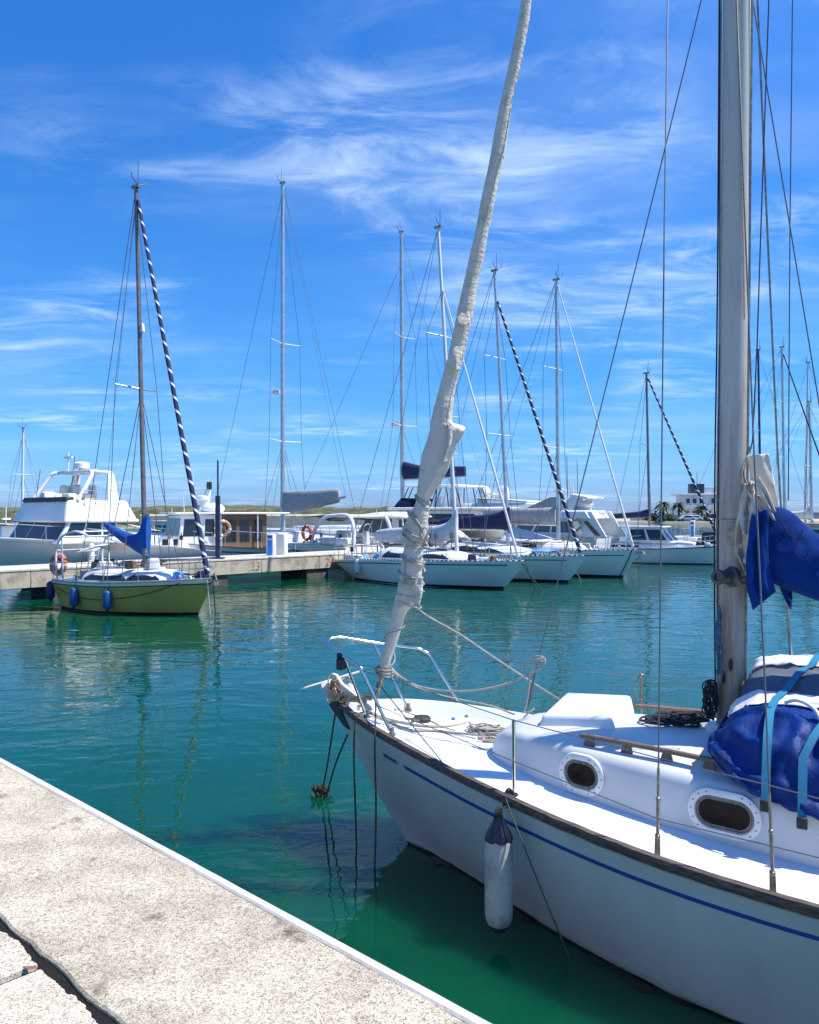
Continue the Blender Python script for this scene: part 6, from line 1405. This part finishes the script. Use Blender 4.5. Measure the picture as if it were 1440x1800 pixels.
# ------------------------------------------------------------------ harbour building, palms and cars
bp = W(1234, 914, 222); bd = thing('harbour_building', 'white two storey harbour building with blue roof tank among palms', 'building', (bp.x, bp.y, .7))
def bx(name, c, s, mt, par=bd, bev=.05): mb = MB(); mb.box(c, s); return mb.build(name, M[mt], par, bevel=bev)
bx('wall', (0, 4, 1.6), (11, 8, 3.2), 'bwall'); bx('wall', (.2, 4, 5.0), (9.6, 7, 3.4), 'bwall'); bx('roof', (-.2, 3.8, 6.95), (11.2, 8.4, .45), 'white'); bx('balcony', (-1, -.6, 3.5), (9, 1.2, .9), 'bwall'); bx('wall', (2.2, 4, 8.0), (5.2, 5, 1.7), 'bwall'); bx('roof', (2.2, 4, 8.95), (5.6, 5.4, .2), 'white')
bx('water_tank', (-.8, 2.2, 8.6), (3.6, 2.6, 2.6), 'navyst')
for x in (-3.6, -1.8, 0, 3.2): f_ = bx('window', (x, .46, 5.2), (1.2, .12, 1.5), 'white'); bx('pane', (x, .39, 5.2), (1.0, .06, 1.3), 'dark', f_, 0)
for x in (-4, -2, 0, 2, 4): f_ = bx('window', (x, -.02, 1.6), (1.3, .12, 1.9), 'white'); bx('pane', (x, -.09, 1.6), (1.1, .06, 1.7), 'dark', f_, 0)
mb = MB(); mb.tube([(-.6, 2, 9.8), (-.6, 2, 13.2)], .07, 6); mb.tube([(-1.3, 2, 11.8), (.1, 2, 11.8)], .05, 5); mb.build('aerial_mast', M['dsteel'], bd)
def palm(px, Y, hgt, R_, lab):
    p = W(px, 914, Y); o = thing('palm_tree', lab, 'tree', (p.x, p.y, .7), 0, 'palms by the harbour building')
    mb = MB(); mb.tube([(0, 0, 0), (.1, 0, hgt*.5), (.05, 0, hgt)], lambda t: .32-.10*t, 9, 5); mb.build('trunk', M['bark'], o)
    mb = MB()
    for k in range(54):
        az = random.uniform(0, 6.28); el = random.uniform(-.45, 1.35); Ln = R_*random.uniform(.8, 1.1); d = Vector((math.cos(az), math.sin(az), 0)); rr = []
        for i in range(8):
            t = i/7; q = Vector((.05, 0, hgt))+d*(Ln*t*math.cos(el*(1-.3*t)))+Vector((0, 0, Ln*(math.sin(el)*t-.75*t*t))); wd = R_*.10*math.sin(PI*min(.97, t*.9+.08)); sd = Vector((-d.y, d.x, 0))
            rr.append([q-sd*wd-Vector((0, 0, wd*.6)), q, q+sd*wd-Vector((0, 0, wd*.6))])
        mb.rings(rr, closed=False)
    mb.build('crown', M['leaf'], o); return o
for a in ((1165, 205, 4.1, 2.6, 'palm with the thickest dark crown, leftmost by the harbour building'), (1193, 212, 4.0, 2.4, 'second palm left of the harbour building'), (1233, 206, 3.2, 2.3, 'palm standing in front of the harbour building'), (1208, 232, 5.6, 2.2, 'palm half hidden behind the left end of the building')): palm(*a)
def bush(px, Y, r_, lab):
    p = W(px, 914, Y); mb = MB()
    for k in range(420):
        v = Vector((random.gauss(0, .42), random.gauss(0, .42), abs(random.gauss(.35, .3)))); c = Vector((p.x, p.y, .7))+v*r_; a = Vector((random.uniform(-1, 1), random.uniform(-1, 1), random.uniform(-1, 1))).normalized()*r_*.12; b = a.orthogonal().normalized()*r_*.12
        mb.add([c-a, c+b, c+a, c-b], [(0, 1, 2, 3)])
    o = tag(recenter(mb.build('bush', M['shrub'], smooth=False)), lab, 'shrub', 'shrubs by the harbour building')
for a in ((1178, 203, 1.9, 'grey green bush between the two leftmost palms'), (1198, 200, 1.3, 'small dark bush near the parked cars'), (1146, 205, 2.3, 'pale bush left of the leftmost palm'), (1244, 201, 1.8, 'bush at the right of the front palm')): bush(*a)
def car(px, Y, lab, mt):
    p = W(px, 916, Y); o = thing('parked_car', lab, 'car', (p.x, p.y, .7), random.uniform(-.1, .1), 'cars parked by the harbour')
    prof = [(-2.1, .35), (-2.1, .75), (-1.3, .9), (-.7, 1.42), (.9, 1.42), (1.6, .95), (2.1, .85), (2.1, .35)]
    mb = MB(); mb.slab([(x, -.85, z) for x, z in prof], (0, 1.7, 0)); mb.build('body', mt, o, bevel=.06)
    mb = MB(); mb.slab([(-1.1, -.87, .95), (-.65, -.87, 1.33), (.85, -.87, 1.33), (1.35, -.87, .97)], (0, 1.74, 0)); mb.build('side_window', M['dark'], o)
    for x in (-1.3, 1.3):
        for y in (-.8, .8): mb = MB(); mb.tube([(x, y-.1, .33), (x, y+.1, .33)], .33, 14); mb.build('wheel', M['rubber'], o)
car(1207, 198, 'pale silver car parked left of the front palm', M['car']); car(1219, 198.5, 'white car parked beside the silver car by the palms', M['white'])
mb = MB(); mb.box((W(1195, 910, 216).x, 216, 1.6), (26, .4, 2.0)); tag(recenter(mb.build('garden_wall', M['bwall'], bevel=.05)), 'low white wall behind the parked cars and palms', 'wall')
